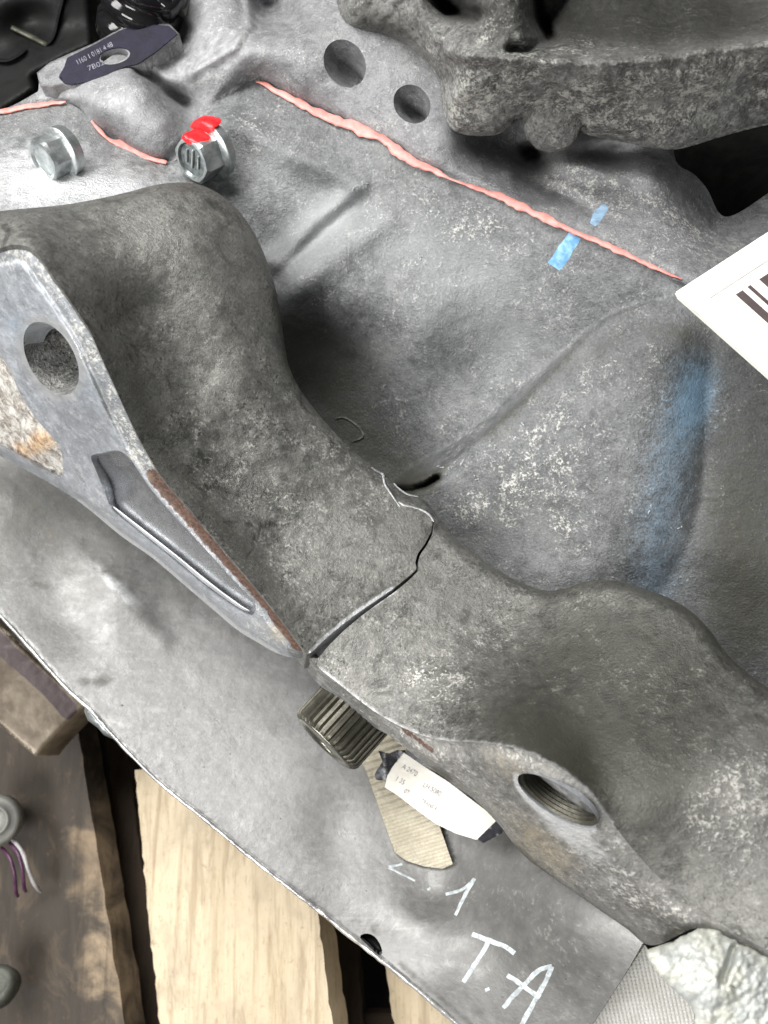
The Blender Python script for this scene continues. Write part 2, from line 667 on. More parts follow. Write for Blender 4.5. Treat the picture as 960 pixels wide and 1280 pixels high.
M_red = simple('red_paint', (.68, .012, .018), (.78, .03, .035), 160, .33, 0, .3, .0006)
M_bluep = simple('blue_marker_paint', (.10, .28, .52), (.25, .46, .68), 260, .55, 0, .4, .0004)
M_pen = simple('white_paint_pen', (.30, .33, .345), (.50, .54, .56), 330, .55, 0, .3, .0004, thr=(.36, .60))
M_white = simple('white_card', (.78, .77, .71), (.84, .83, .78), 60, .55, 0, .08, .0003)
M_cardedge = simple('card_edge', (.50, .51, .50), (.58, .58, .57), 80, .6, 0, .1, .0003)
M_ink = simple('barcode_ink', (.045, .03, .03), (.06, .042, .04), 200, .6, 0, .05, .0002)
M_line = simple('grey_ink', (.30, .29, .29), (.38, .37, .36), 200, .6, 0, .05, .0002)
M_tag = simple('tag_paper', (.70, .67, .59), (.80, .77, .71), 40, .5, 0, .15, .0004)
M_tagblack = simple('black_tape', (.012, .012, .016), (.03, .03, .038), 120, .35, 0, .3, .0005)
M_tagink = simple('faded_ink', (.20, .19, .21), (.42, .40, .42), 500, .6, 0, .05, .0002, thr=(.4, .6))
M_black = simple('black_plastic', (.004, .004, .004), (.008, .008, .008), 40, .5, 0, .1, .0004, None, .15)
M_gloss = simple('glossy_black_rubber', (.004, .004, .005), (.009, .009, .009), 60, .10, 0, .15, .0004)
M_purple = simple('purple_label', (.007, .0065, .014), (.012, .011, .026), 60, .55, 0, .15, .0003, None, .2)
M_label_dark = simple('dark_label', (.035, .035, .05), (.06, .06, .075), 60, .42, 0, .15, .0003)
M_print = simple('label_print', (.10, .10, .13), (.24, .24, .28), 300, .6, 0, .05, .0002)
M_rustblock = simple('stained_metal', (.16, .12, .09), (.33, .29, .23), 30, .45, .3, .4, .001)
M_grey = simple('grey_plastic', (.13, .13, .12), (.18, .18, .165), 50, .45, 0, .08, .0003)
M_wirep = simple('violet_wire', (.05, .015, .04), (.09, .035, .075), 90, .4)
M_wirew = simple('white_wire', (.28, .27, .27), (.36, .35, .35), 90, .4)
M_ground = simple('dark_floor', (.012, .011, .010), (.025, .022, .018), 20, .8)


def wood(name, c1, c2, c3, dirt=0.0, dirtcol=(.03, .022, .014)):
    t = NT(name)
    ang = (0, 0, math.radians(6))
    n = t.noise(16, 6, .6, .6, 0, ((0, 0, math.radians(-6)), (1.0, .12, 1.0)))
    g = t.noise(120, 6, .7, .5, 2, ((0, 0, math.radians(-6)), (1.0, .06, 1.0)))
    f = t.noise(420, 4, .7, 0, 5, ((0, 0, math.radians(-6)), (1.0, .25, 1.0)))
    d = t.noise(22, 6, .65, .6, 8)
    col = t.mix(t.step(n, .35, .68), c1, c2)
    col = t.mix(t.math('MULTIPLY', t.step(g, .48, .66), .62), col, c3)
    col = t.mix(t.math('MULTIPLY', t.step(f, .52, .70), .45), col, c3)
    if dirt:
        col = t.mix(t.math('MULTIPLY', t.step(t.math('ADD', d, t.attr('grime_shade')), .42, .75), dirt), col, dirtcol)
    spot = t.step(t.noise(170, 5, .75, .6, 13), .40, .30)
    col = t.mix(t.math('MULTIPLY', spot, .75), col, c3)
    sm = t.step(t.noise(38, 6, .7, 1.0, 19, ((0, 0, math.radians(-6)), (1.0, .5, 1.0))), .52, .70)
    col = t.mix(t.math('MULTIPLY', sm, .4), col, tuple(c * .62 for c in c1))
    b = t.bump(t.math('ADD', t.math('MULTIPLY', g, .8), t.math('MULTIPLY', f, .5)), .45, .0009)
    return t.out(col, .72, 0, b.outputs[0])


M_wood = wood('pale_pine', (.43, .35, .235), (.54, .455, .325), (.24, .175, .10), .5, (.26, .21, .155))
M_oldwood = wood('dirty_shaded_pine', (.20, .142, .088), (.31, .235, .155), (.08, .052, .03), .9, (.012, .010, .008))
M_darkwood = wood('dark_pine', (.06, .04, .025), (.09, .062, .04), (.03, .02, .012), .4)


def strapmat(name, c1, c2, c3):
    t = NT(name)
    n = t.noise(60, 4, .6)
    f = t.noise(900, 3, .6, 0, 3)
    col = t.mix(t.step(n, .35, .65), c1, c2)
    col = t.mix(t.math('MULTIPLY', t.step(f, .45, .7), .4), col, c3)
    b = t.bump(f, .6, .0006)
    return t.out(col, .8, 0, b.outputs[0])


M_strap = strapmat('beige_webbing', (.44, .40, .31), (.54, .50, .40), (.27, .24, .18))
M_strapw = strapmat('white_webbing', (.66, .65, .60), (.76, .75, .71), (.45, .44, .40))
M_foam = strapmat('white_cloth', (.43, .45, .44), (.56, .56, .49), (.33, .33, .26))
M_residue = NT('pale_gasket_residue')
_n = M_residue.noise(160, 6, .75, .6); _n2 = M_residue.noise(45, 4, .6, 0, 2)
_c = M_residue.mix(M_residue.step(_n, .38, .62), (.22, .19, .16), (.62, .60, .56))
_ta = M_residue.attr('tan')
_c = M_residue.mix(M_residue.step(M_residue.math('ADD', M_residue.math('MULTIPLY', _n2, .7), _ta), .7, 1.1), _c, M_residue.mix(M_residue.step(_n, .35, .65), (.22, .12, .06), (.60, .44, .28)))
M_residue = M_residue.out(_c, .8, 0, M_residue.bump(_n, 1.0, .002).outputs[0])

# ------------------------------------------------------------------ ground and pallet
gm = [(-2500, -2500, -150), (2500, -2500, -150), (2500, 2500, -150), (-2500, 2500, -150)]
g = mesh_from('floor', gm, [[0, 1, 2, 3]], M_ground, None, False)
g['kind'] = 'structure'; g['label'] = 'dark workshop floor seen between the pallet planks'

pallet = thing('pallet', 'wooden pallet of pale pine planks and one dirty brown plank under the gearbox', 'pallet', P(300, 1150, 0) + np.array((0, 0, -120)))


def plank(name, la, lb, ra, rb, zl, zr, thick, mat, ext0=0, ext1=0, label=None, seed=1):
    """la,lb / ra,rb: pixels of the left and right top edges at heights zl, zr; a board rolled about its length"""
    A, B = P(la[0], la[1], zl), P(lb[0], lb[1], zl)
    d = B - A; L = np.linalg.norm(d); d /= L
    R_ = P(ra[0], ra[1], zr)
    r = R_ - A; r = r - d * (r @ d); wid = np.linalg.norm(r); r /= wid
    nn = np.cross(r, d)
    if nn[2] < 0: nn = -nn
    A = A - d * ext0
    L = L + ext0 + ext1
    nL, nW = 60, 14
    V = []; Fc = []
    rg = np.random.default_rng(seed)
    je = rg.normal(0, .45, (nL + 1, 2))
    jn = rg.normal(0, .8, (nW + 1,))
    for side in (0, 1):
        for i in range(nL + 1):
            for j in range(nW + 1):
                u = j / nW
                off = je[i, 0] if j == 0 else (je[i, 1] if j == nW else 0)
                lo = jn[j] if i == 0 else 0
                p = A + d * (L * i / nL + lo) + r * (wid * u + off)
                h = -side * thick
                if side == 0 and (j in (0, nW)): h -= .9
                if side == 0: h += 1.0 * (vn(p[0], p[1], 30, 3, 4) - .5)
                p = p + nn * h
                V.append(tuple(p))
    n1 = (nL + 1) * (nW + 1)
    idx = lambda s_, i, j: s_ * n1 + i * (nW + 1) + j
    for s_ in (0, 1):
        for i in range(nL):
            for j in range(nW):
                q = [idx(s_, i, j), idx(s_, i, j + 1), idx(s_, i + 1, j + 1), idx(s_, i + 1, j)]
                Fc.append(q if s_ else q[::-1])
    for i in range(nL):
        for j in (0, nW):
            Fc.append([idx(0, i, j), idx(0, i + 1, j), idx(1, i + 1, j), idx(1, i, j)])
    for j in range(nW):
        for i in (0, nL):
            Fc.append([idx(0, i, j), idx(0, i, j + 1), idx(1, i, j + 1), idx(1, i, j)])
    o = sharpen(mesh_from(name, V, Fc, mat, pallet), 50)
    if label: o['label'] = label
    return o


plank('plank', (167, 963), (198, 1280), (370, 958), (410, 1280), -24, 22, 24, M_wood, 0, 130, 'pale unsoiled pine plank, widest in view', 2)
plank('plank', (480, 1203), (492, 1280), (690, 1203), (705, 1280), -24, 22, 24, M_wood, 120, 130, 'pale pine plank mostly hidden under the grey plate', 3)
pl = plank('plank', (-100, 860), (-50, 1280), (88, 860), (158, 1280), -62, -18, 24, M_oldwood, 60, 130, 'old dirty brown plank with shade painted in', 4)
at = pl.data.attributes.new('grime_shade', 'FLOAT', 'POINT')  # dark blob, and shade painted towards the left side of the plank
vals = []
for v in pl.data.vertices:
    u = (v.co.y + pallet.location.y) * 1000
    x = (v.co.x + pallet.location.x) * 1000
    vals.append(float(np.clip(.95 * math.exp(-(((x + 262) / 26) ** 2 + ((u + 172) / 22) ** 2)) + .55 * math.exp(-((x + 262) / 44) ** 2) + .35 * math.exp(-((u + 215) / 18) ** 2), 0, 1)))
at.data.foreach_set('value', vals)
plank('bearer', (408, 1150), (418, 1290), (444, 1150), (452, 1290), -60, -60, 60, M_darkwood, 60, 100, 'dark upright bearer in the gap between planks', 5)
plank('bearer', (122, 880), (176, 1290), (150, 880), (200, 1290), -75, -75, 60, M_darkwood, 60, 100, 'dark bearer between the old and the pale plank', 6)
A0 = P(425, 1263, -70 - 20)
box('cross_slat', frame(A0 + np.array((30, -25, 0)), (0, 0, 1)), 160, 50, 16, M_darkwood, pallet, 1.0)
# plank seen at the far end
Pw = plank('plank', (96, -30), (116, 60), (180, -30), (196, 60), -10, -10, 22, M_wood, 50, 30, 'pale plank showing behind the purple label')

# ------------------------------------------------------------------ gearbox: shared curves
mate_edge_l = [(-30, 322), (0, 310), (18, 306), (36, 309), (50, 322), (62, 340), (78, 362), (97, 390), (113, 415), (126, 445),
               (142, 480), (160, 520), (178, 556), (204, 598), (240, 640), (280, 688), (320, 735), (352, 775), (376, 808), (383, 818)]
crack = [(478, 592), (480, 600), (485, 611), (493, 622), (501, 629), (513, 634), (525, 637), (536, 643), (541, 653), (539, 665),
         (531, 680), (522, 692), (519, 703), (521, 711), (509, 722), (490, 737), (465, 754), (442, 770), (424, 784), (405, 800), (390, 815)]
back_l = [(-30, 270), (0, 264), (40, 260), (80, 256), (125, 248), (160, 240), (195, 231), (225, 228), (250, 231), (275, 243), (297, 262),
          (317, 290), (332, 322), (343, 355), (350, 390), (355, 425), (361, 457), (374, 485), (392, 510), (415, 537), (440, 562), (462, 580), (478, 592)]
back_r = [(486, 596), (498, 610), (510, 617), (524, 621), (536, 630), (548, 646), (565, 668), (590, 690), (620, 711), (650, 728), (682, 738), (705, 736),
          (725, 729), (748, 725), (775, 727), (805, 736), (835, 747), (862, 763), (885, 785), (907, 815), (930, 838), (958, 858), (1000, 885)]
mate_edge_r = [(388, 822), (400, 836), (425, 856), (455, 880), (480, 897), (505, 910), (530, 920), (560, 926), (600, 928), (640, 934),
               (680, 948), (712, 968), (740, 995), (765, 1028), (790, 1060), (825, 1098), (870, 1132), (920, 1166), (1000, 1210)]
mate_low_r = [(386, 826), (396, 840), (414, 856), (445, 884), (476, 911), (508, 936), (545, 965), (590, 997), (624, 1031), (640, 1052),
              (662, 1076), (700, 1103), (750, 1138), (785, 1162), (806, 1180), (826, 1180), (846, 1170), (872, 1160), (905, 1172), (940, 1188), (1000, 1217)]
mate_low_l = [(383, 820), (376, 823), (364, 822), (345, 816), (322, 803), (296, 787), (264, 760), (230, 731), (190, 697), (150, 669), (100, 628), (52, 598), (0, 570), (-30, 552)]

gb = thing('gearbox', 'grey cast aluminium gearbox with a cracked bell flange lying on a wooden pallet', 'gearbox', P(560, 620, 0))

# --- flange wall, left of the crack
ctl = []
for p in resample(crom(mate_edge_l, False, 4), 14, False):
    ctl.append((p[0], p[1], float(MATE(p[0], p[1])) - 3.5))
for (x, y, z) in [(-30, 270, 292), (0, 264, 287), (80, 256, 272), (160, 240, 262), (225, 228, 253), (275, 243, 243), (317, 290, 232), (343, 355, 222),
                  (355, 425, 212), (374, 485, 202), (415, 537, 192), (478, 592, 178), (541, 653, 176), (521, 711, 185), (442, 770, 197),
                  (200, 330, 262), (250, 300, 254), (160, 400, 262), (270, 380, 244), (230, 480, 236), (300, 470, 228), (270, 600, 217), (350, 560, 209), (400, 680, 197), (330, 700, 208)]:
    ctl.append((x, y, z))
H_fl = tps(ctl, 1e-4)
ol = np.vstack([crom(back_l, False, 4), np.array(crack[1:]), crom(mate_edge_l, False, 4)[::-1]])
fl_l = relief('bell_flange', ol, H_fl, [M_flange, M_frac], gb, 3.2, round_r=9.0, round_on=crom(back_l, False, 4), round_px=20,
              depth=34, fix_edge=crom(mate_edge_l, False, 3), noise=((0.5, 60, 3), (0.3, 14, 3)), skirt=(-.12, -.15, -1),
              masks={'pale_lit': msum(blob(200, 330, 110, 70, 30, .35), blob(270, 460, 70, 70, 0, .22), blob(440, 640, 90, 50, 40, .22)), 'grime_shade': msum(cap([(170, 480), (200, 560), (230, 600), (280, 660), (350, 740)], 36, .45, 1), blob(330, 400, 26, 90, -12, .35), blob(120, 330, 90, 40, 30, .12), cap(back_l, 14, .4, 1)),  # hump painted as if lit, curled back edge painted shaded, over real dirt
                     'scuff': msum(blob(400, 650, 130, 80, 40, .45), blob(200, 330, 20, 10, 0, .5), blob(420, 560, 60, 25, 45, .5), blob(250, 590, 40, 40, 0, .5), blob(330, 720, 60, 40, 45, .5)),
                     'bright': msum(cap(crack[-6:], 7, .6, .8)), 'rust': cap([(210, 610), (380, 812)], 5, .2, 1)})
fl_l['label'] = 'flange wall left of the crack, tall smooth hump with a bolt hole face'

# --- flange wall, right of the crack (its edge stands off by the opening of the crack)
gap = np.interp(np.arange(len(crack)), [0, 3, 7, 9, 12, 13, 16, 18, 20], [2, 1.2, 1.2, 2.6, 4.0, 3.4, 4.8, 7.0, 11.0])
cr = np.array(crack, float)
tg = np.gradient(cr, axis=0); tg /= np.linalg.norm(tg, axis=1)[:, None]
off = np.stack([-tg[:, 1], tg[:, 0]], -1)
off[off[:, 0] < 0] *= 1
side = np.where((off @ np.array((0.75, 0.65))) < 0, -1, 1)[:, None]
crack_r = cr + off * side * gap[:, None]
ctl = []
for p in resample(crom(mate_edge_r, False, 4), 14, False):
    ctl.append((p[0], p[1], float(MATE(p[0], p[1])) - 9.0))
for (x, y, z) in [(486, 596, 176), (524, 621, 175), (565, 668, 176), (620, 711, 180), (682, 738, 186), (748, 725, 200), (805, 736, 212), (862, 763, 222), (907, 815, 231), (958, 858, 240), (1000, 885, 246),
                  (519, 703, 184), (442, 775, 197), (500, 780, 194), (560, 760, 188), (560, 860, 205), (620, 800, 191), (610, 885, 224), (665, 850, 214), (640, 905, 240), (700, 910, 240), (740, 950, 252), (780, 800, 222), (780, 930, 252), (800, 1020, 262),
                  (850, 900, 250), (900, 1000, 266), (960, 950, 262)]:
    ctl.append((x, y, z))
H_fr = tps(ctl, 1e-4)
ol = np.vstack([crom(back_r, False, 4), crom(mate_edge_r, False, 4)[::-1], crack_r[::-1]])
fl_r = relief('bell_flange', ol, H_fr, [M_flange, M_frac], gb, 3.2, round_r=8.0, round_on=crom(back_r, False, 4), round_px=18,
              depth=34, fix_edge=crom(mate_edge_r, False, 3), noise=((0.6, 70, 3), (0.3, 14, 3)), skirt=(-.12, -.15, -1), skirt_mat=True,
              masks={'grime_shade': msum(blob(690, 930, 130, 50, 25, .48), blob(740, 810, 100, 80, 0, .30), blob(860, 960, 190, 170, 0, .32), cap(back_r[6:], 16, .35, 1)),  # real greenish dirt plus shade painted into the dip and back edge
                   'dull_shade': msum(blob(740, 850, 150, 120, 0, 1.0), blob(800, 960, 120, 180, 20, .8), blob(660, 920, 80, 40, 20, .5)), 'tan': msum(blob(890, 1000, 110, 130, 0, .22)), 'pale_lit': msum(blob(905, 1010, 70, 90, 0, .4), blob(560, 770, 70, 50, 40, .2)),  # light falloff on the right side painted in as darker metal
                     'scuff': msum(blob(920, 1000, 60, 100, 0, .6), blob(545, 850, 46, 34, 0, .9), blob(590, 800, 60, 30, -40, .4), blob(470, 820, 60, 50, 0, .4), blob(880, 1010, 60, 60, 0, .3)),
                     'bright': msum(cap(crack[-6:], 8, .7, .8), cap(mate_edge_r[1:14], 8, .35, 1))})
fl_r['label'] = 'flange wall right of the crack, darker greenish lower hump'
# fracture colour only on the walls of the crack: the rest of the skirt stays cast
me = fl_r.data
rl = np.array(gb.location)
co = np.empty(len(me.vertices) * 3); me.vertices.foreach_get('co', co); co = co.reshape(-1, 3)


def to_px(p):
    q = p - np.array((0, 0, HC))
    xc = q[..., 0]; yc = q[..., 1] * CT + q[..., 2] * ST; zc = q[..., 1] * ST - q[..., 2] * CT
    return 480 + F * xc / zc, 640 - F * yc / zc


wpx, wpy = to_px((co + rl) * 1000)
dcr = dist_poly(wpx, wpy, crack_r)
mi = np.zeros(len(me.polygons), int)
for p in me.polygons:
    if p.material_index == 1 and min(dcr[i] for i in p.vertices) < 3:
        mi[p.index] = 1
me.polygons.foreach_set('material_index', mi)

# --- mating face, left piece, with bolt hole, slot and a pocket filled with residue
def ell(cx, cy, a, b, ang, n=48):
    t = np.linspace(0, 2 * math.pi, n, endpoint=False)
    c, s = math.cos(math.radians(ang)), math.sin(math.radians(ang))
    return np.stack([cx + a * np.cos(t) * c - b * np.sin(t) * s, cy + a * np.cos(t) * s + b * np.sin(t) * c], -1)


hole1 = ell(64, 448, 50, 28.5, 61)
slot = crom([(114, 570), (129, 566), (147, 563), (162, 573), (175, 592), (190, 613), (216, 643), (250, 679), (287, 720), (314, 748), (320, 760),
             (314, 770), (300, 764), (262, 738), (219, 702), (175, 667), (141, 638), (130, 612), (119, 586)], True, 3)
pocket = crom([(-40, 425), (-5, 440), (12, 462), (24, 490), (44, 522), (66, 547), (75, 560), (79, 582), (74, 597), (50, 586), (20, 568), (-5, 556), (-40, 536)], True, 3)
bev_e = crom(mate_edge_l, False, 3)


def H_ml(x, y):
    z = MATE(x, y)
    d = dist_poly(x, y, bev_e)
    z = z - 3.5 * (1 - sstep(0, 18, d)) ** 1.4
    land = 21 - 6 * sstep(520, 620, y)
    z = z - 2.6 * (1 - sstep(land - 2.5, land + 1.5, d))
    d2 = dist_poly(x, y, crom(mate_low_l, False, 2))
    z = z - 6.0 * (1 - sstep(0, 11, d2)) ** 1.6
    # stamped lump on the upper rim
    z = z + 1.2 * np.exp(-(((x - 18) / 22) ** 2 + ((y - 340) / 10) ** 2)) * (vn(x, y, 10, 2, 2) - .2) * 2
    return z


face_bl = msum(blob(30, 420, 60, 70, 0, .3), blob(100, 520, 40, 40, 0, .3))
ol = np.vstack([crom(mate_edge_l, False, 4), crom(mate_low_l[1:], False, 4)])
ml = relief('mating_face', ol, H_ml, M_mate, gb, 3.0, holes=(hole1, slot, pocket), skirt=AX * .5 + np.array((0, 0, -1.0)), depth=16, fix_edge=bev_e, noise=((0.25, 9, 3),),
            masks={'rust': msum(cap([(190, 594), (212, 620), (250, 662), (305, 722), (345, 765), (376, 804)], 17, .8, .8), cap([(345, 770), (372, 805)], 14, .7, 1), cap([(76, 560), (78, 595)], 7, .5, 1), cap([(0, 565), (60, 598)], 8, .25, 1)),
                   'scuff': msum(cap(mate_edge_l[1:16], 26, 1.0, .5), blob(340, 790, 40, 20, 35, .8), blob(20, 340, 50, 20, 10, .5)),
                   'tan': msum(cap(mate_edge_l[2:14], 24, .28, 1), blob(125, 590, 14, 50, -30, .5), blob(345, 795, 40, 16, 40, .6), cap([(160, 560), (190, 600)], 10, .4, 1)),
                   'bright': msum(gcap(ell(64, 448, 54, 33, 61).tolist() + [ell(64, 448, 54, 33, 61)[0].tolist()], 7, .5), cap(mate_low_l[3:11], 7, .6, .8)),
                   'blue': msum(blob(20, 405, 40, 28, 40, .34), blob(110, 490, 40, 28, 55, .28), blob(40, 500, 20, 20, 0, .2)),
                   'dull_shade': msum(cap(mate_edge_l, 20, .55, .3), blob(110, 540, 60, 40, 50, .4), cap(mate_low_l, 22, .4, 1)), 'grime_shade': msum(cap((np.array(mate_edge_l[3:14]) + np.array((-19, 9))).tolist(), 5, .42, 1), blob(128, 490, 10, 40, -20, .3), cap(mate_edge_l[2:12], 5, .35, 1), cap(ell(64, 448, 56, 35, 61)[8:30].tolist(), 6, .25, 1), cap([(190, 700), (330, 810)], 4, .25, 1))})
ml['label'] = 'machined face left of the crack with large bolt hole and long slot'
z1 = MATE(hole1[:, 0], hole1[:, 1])
cup('bolt_hole', P(hole1[:, 0], hole1[:, 1], z1), AX, 30, M_block, ml, .95)
# slot floor: scooped at the upper end, flat and smooth further down
def H_slot(x, y):
    z = MATE(x, y) - 9.0
    t = (x - 150) * .64 + (y - 610) * .77         # along the slot
    z = z - 7.0 * np.exp(-((t + 12) / 22.0) ** 2)
    return z


sl_o = np.array(slot); cen = sl_o.mean(0)
sf = relief('slot_floor', cen + (sl_o - cen) * 1.05, H_slot, simple('smooth_grey_aluminium', (.46, .47, .49), (.54, .55, .57), 35, .28, .85, .04, .0002), ml, 3.0, skirt=AX, depth=4)
ribbon('slot_lip', [(139, 632), (175, 661), (219, 696), (262, 731), (298, 757), (312, 764)], [3, 5, 6, 6, 5, 2], lambda x, y: MATE(x, y) - 5, simple('lit_slot_edge', (.50, .51, .52), (.72, .73, .74), 60, .45, .5, .2, .0004), ml, .5, 2.0, 2.5, 6)  # bright strip paints the lit lower wall of the slot
rs = relief('gasket_residue', cen * 0 + pocket.mean(0) + (pocket - pocket.mean(0)) * 1.06, lambda x, y: MATE(x, y) - 12 + 9 * blob(52, 555, 26, 24)(x, y) + 3 * blob(10, 510, 30, 30)(x, y), M_residue, ml, 2.5,
            skirt=AX, depth=5, noise=((1.8, 12, 4), (1.0, 5, 2)), masks={'tan': msum(blob(50, 550, 30, 24, 0, .7), blob(30, 565, 30, 12, 30, .3))})
rs['label'] = 'pale flaking residue with a rusty tan lump'

# --- mating face, right piece with the second bolt hole
hole2 = ell(697, 1001, 58, 18.5, 32)
bev_r = crom(mate_edge_r, False, 3)
low_r = crom(mate_low_r, False, 3)


def H_mr(x, y):
    z = MATE(x, y)
    d = dist_poly(x, y, bev_r)
    d2 = dist_poly(x, y, low_r)
    z = z - 9.0 * (1 - sstep(0, 30, d)) ** 1.3 - 5.0 * (1 - sstep(0, 12, d2)) ** 1.6
    return z


ol = np.vstack([crom(mate_edge_r, False, 4), low_r[::-1]])
mr = relief('mating_face', ol, H_mr, M_mate2, gb, 3.0, holes=(hole2,), skirt=AX * .6 + np.array((0, 0, -1.0)), depth=9, fix_edge=bev_r, noise=((0.8, 26, 3), (0.35, 7, 3)),
            masks={'rust': msum(cap([(505, 912), (540, 938)], 8, .7, .8), blob(642, 985, 10, 14, 0, .25)),
                   'dull_shade': blob(620, 970, 60, 40, 30, .2), 'tan': msum(blob(640, 960, 90, 26, 35, .5), blob(680, 1060, 90, 34, 38, .65), blob(560, 950, 80, 20, 40, .3)),
                   'grime_shade': msum(cap([(400, 840), (470, 900), (560, 970)], 16, .36, 1), blob(690, 940, 70, 14, 25, .42), blob(900, 1190, 80, 26, 30, .3), cap(mate_low_r[6:16], 12, .36, 1), cap([(645, 1060), (700, 1110), (790, 1170)], 10, .3, 1)),
                   'scuff': msum(blob(560, 955, 90, 24, 38, .7), blob(770, 1090, 80, 30, 38, .6)),
                   'bright': msum(gcap(ell(697, 1001, 60, 20.5, 32)[2:24].tolist(), 4, .6), blob(715, 1042, 46, 13, 32, .55), blob(660, 975, 30, 8, 30, .3), blob(600, 975, 80, 20, 38, .2), blob(760, 1090, 70, 24, 38, .2)),
                   'blue': blob(745, 1050, 18, 12, 30, .18)})
mr['label'] = 'mating face right of the crack with a threaded hole seen edge-on'
z2 = MATE(hole2[:, 0], hole2[:, 1])
cup('threaded_hole', P(hole2[:, 0], hole2[:, 1], z2), AX + np.array((0, 0, -.8)), 20, M_mate, mr, .95)
# threads: rings inside the hole
rim = P(hole2[:, 0], hole2[:, 1], z2); c0 = rim.mean(0)
V = []; Fc = []
n = len(rim)
rows = 0
for k in range(13):
    s = .985 if k % 2 == 0 else .90
    V.append(c0 + (rim - c0) * s + (AX + np.array((0, 0, -.55))) * (1.2 + 1.05 * k)); rows += 1
for k in range(rows - 1):
    for i in range(n):
        j = (i + 1) % n
        Fc.append([k * n + i, k * n + j, (k + 1) * n + j, (k + 1) * n + i])
sharpen(mesh_from('thread', np.vstack(V), Fc, M_shaft, mr), 20)

# --- inside of the bell: the grey plate with pen marks
rim_px = [(-30, 742), (0, 769), (28, 799), (60, 835), (85, 862), (112, 886), (140, 918), (170, 950), (205, 983), (245, 1015), (290, 1052), (335, 1089), (375, 1120),
          (410, 1147), (440, 1172), (480, 1203), (515, 1232), (545, 1258), (575, 1284), (610, 1315), (690, 1350)]
end_px = [(720, 1310), (742, 1278), (765, 1243), (785, 1212), (803, 1180)]
ctl = [(p[0], p[1], 112) for p in rim_px[::3]]
ctl += [(0, 600, 96), (0, 690, 102), (-30, 560, 94), (100, 690, 88), (100, 780, 98), (130, 760, 99), (200, 760, 86), (250, 900, 97), (300, 830, 82), (380, 850, 76), (350, 980, 97), (420, 1000, 92), (440, 900, 76),
        (480, 1000, 88), (520, 1040, 92), (500, 1120, 108), (560, 1085, 103), (580, 1150, 122), (620, 1200, 136), (560, 1200, 126), (640, 1260, 136), (620, 1060, 126), (660, 1110, 155), (720, 1160, 182), (800, 1182, 200), (742, 1278, 160),
        (700, 1220, 160), (600, 1020, 112), (300, 650, 70), (500, 820, 66), (640, 960, 100), (780, 1090, 190)]
H_pl0 = tps(ctl, 5e-3)
rimc = crom(rim_px, False, 4)


def H_pl(x, y):
    z = H_pl0(x, y)
    # rolled ridge lines and shallow dents of the casting
    z = z + 1.2 * np.exp(-(dist_poly(x, y, [(100, 690), (150, 740), (200, 800)]) / 14) ** 2)
    z = z - 2.0 * np.exp(-(((x - 90) / 50) ** 2 + ((y - 760) / 40) ** 2))
    z = z - 4.0 * np.exp(-(((x - 540) / 45) ** 2 + ((y - 1120) / 28) ** 2))
    z = z - 3.0 * np.exp(-(((x - 420) / 34) ** 2 + ((y - 1040) / 60) ** 2))
    return z


notch = crom([(450, 1172), (456, 1167), (466, 1169), (474, 1178), (478, 1190), (474, 1194), (462, 1184)], True, 3)
inner_top = [(830, 1150), (770, 1060), (660, 960), (520, 820), (400, 730), (250, 620), (100, 520), (-30, 480)]
ol = np.vstack([rimc, end_px, inner_top])
ip = relief('inner_wall', ol, H_pl, M_plate, gb, 3.6, holes=(notch,), round_r=1.6, round_on=rimc, round_px=5, depth=9, noise=((0.6, 70, 3), (.12, 10, 2)),
            masks={'pale_lit': msum(gcap([(270, 810), (360, 870), (420, 960)], 75, .36), blob(320, 980, 90, 60, 42, .18)), 'dull_shade': msum(blob(20, 640, 160, 85, 35, 1.0), blob(670, 1190, 160, 110, 40, .85), blob(540, 1115, 60, 40, 0, .3), blob(110, 810, 70, 40, 40, .22), blob(240, 740, 60, 40, 40, .2)),  # glow at the centre and fade at both ends painted into the colour
                   'bright': msum(blob(395, 850, 50, 30, 42, .18), blob(150, 735, 40, 12, 42, .35), cap(rim_px, 5, .7, .8), gcap([(100, 690), (150, 738), (190, 790)], 7, .12), blob(430, 1000, 40, 90, 20, .12)),  # sheen patches painted in beside the bare rim
                   'grime_shade': msum(blob(50, 730, 40, 14, 20, .35), blob(128, 852, 16, 12, 0, .5), cap([(20, 640), (60, 700)], 40, .18, 1), blob(640, 1062, 20, 26, 40, .45), cap([(500, 1205), (600, 1290)], 12, .42, 1), blob(655, 1175, 60, 50, -60, .2),
                                 blob(470, 1160, 16, 16, 0, .4), blob(560, 1085, 14, 10, 0, .4), blob(105, 850, 10, 10, 0, .4), cap([(205, 970), (330, 1080)], 10, .25, 1)),
                   'tan': msum(blob(240, 720, 70, 60, 40, .30), blob(290, 870, 26, 40, -20, .40), blob(70, 660, 130, 60, 35, .36)),
                   'scuff': msum(blob(700, 1150, 60, 30, 40, .3), blob(620, 1110, 40, 20, 0, .3))})
ip['label'] = 'smooth grey inner wall of the bell with white pen marks'
ribbon('rim_lip', rim_px, [5, 6, 5, 6, 6, 5], lambda x, y: H_pl(x, y) - .6, simple('bright_rim', (.42, .42, .42), (.72, .72, .71), 60, .35, .7, .6, .001, thr=(.4, .55)), ip, .3, 2.0, 3, 6, True, .35)
nz = notch
cup('rim_notch', P(nz[:, 0], nz[:, 1], H_pl(nz[:, 0], nz[:, 1])), (0, 0, -1), 9, M_black, ip)
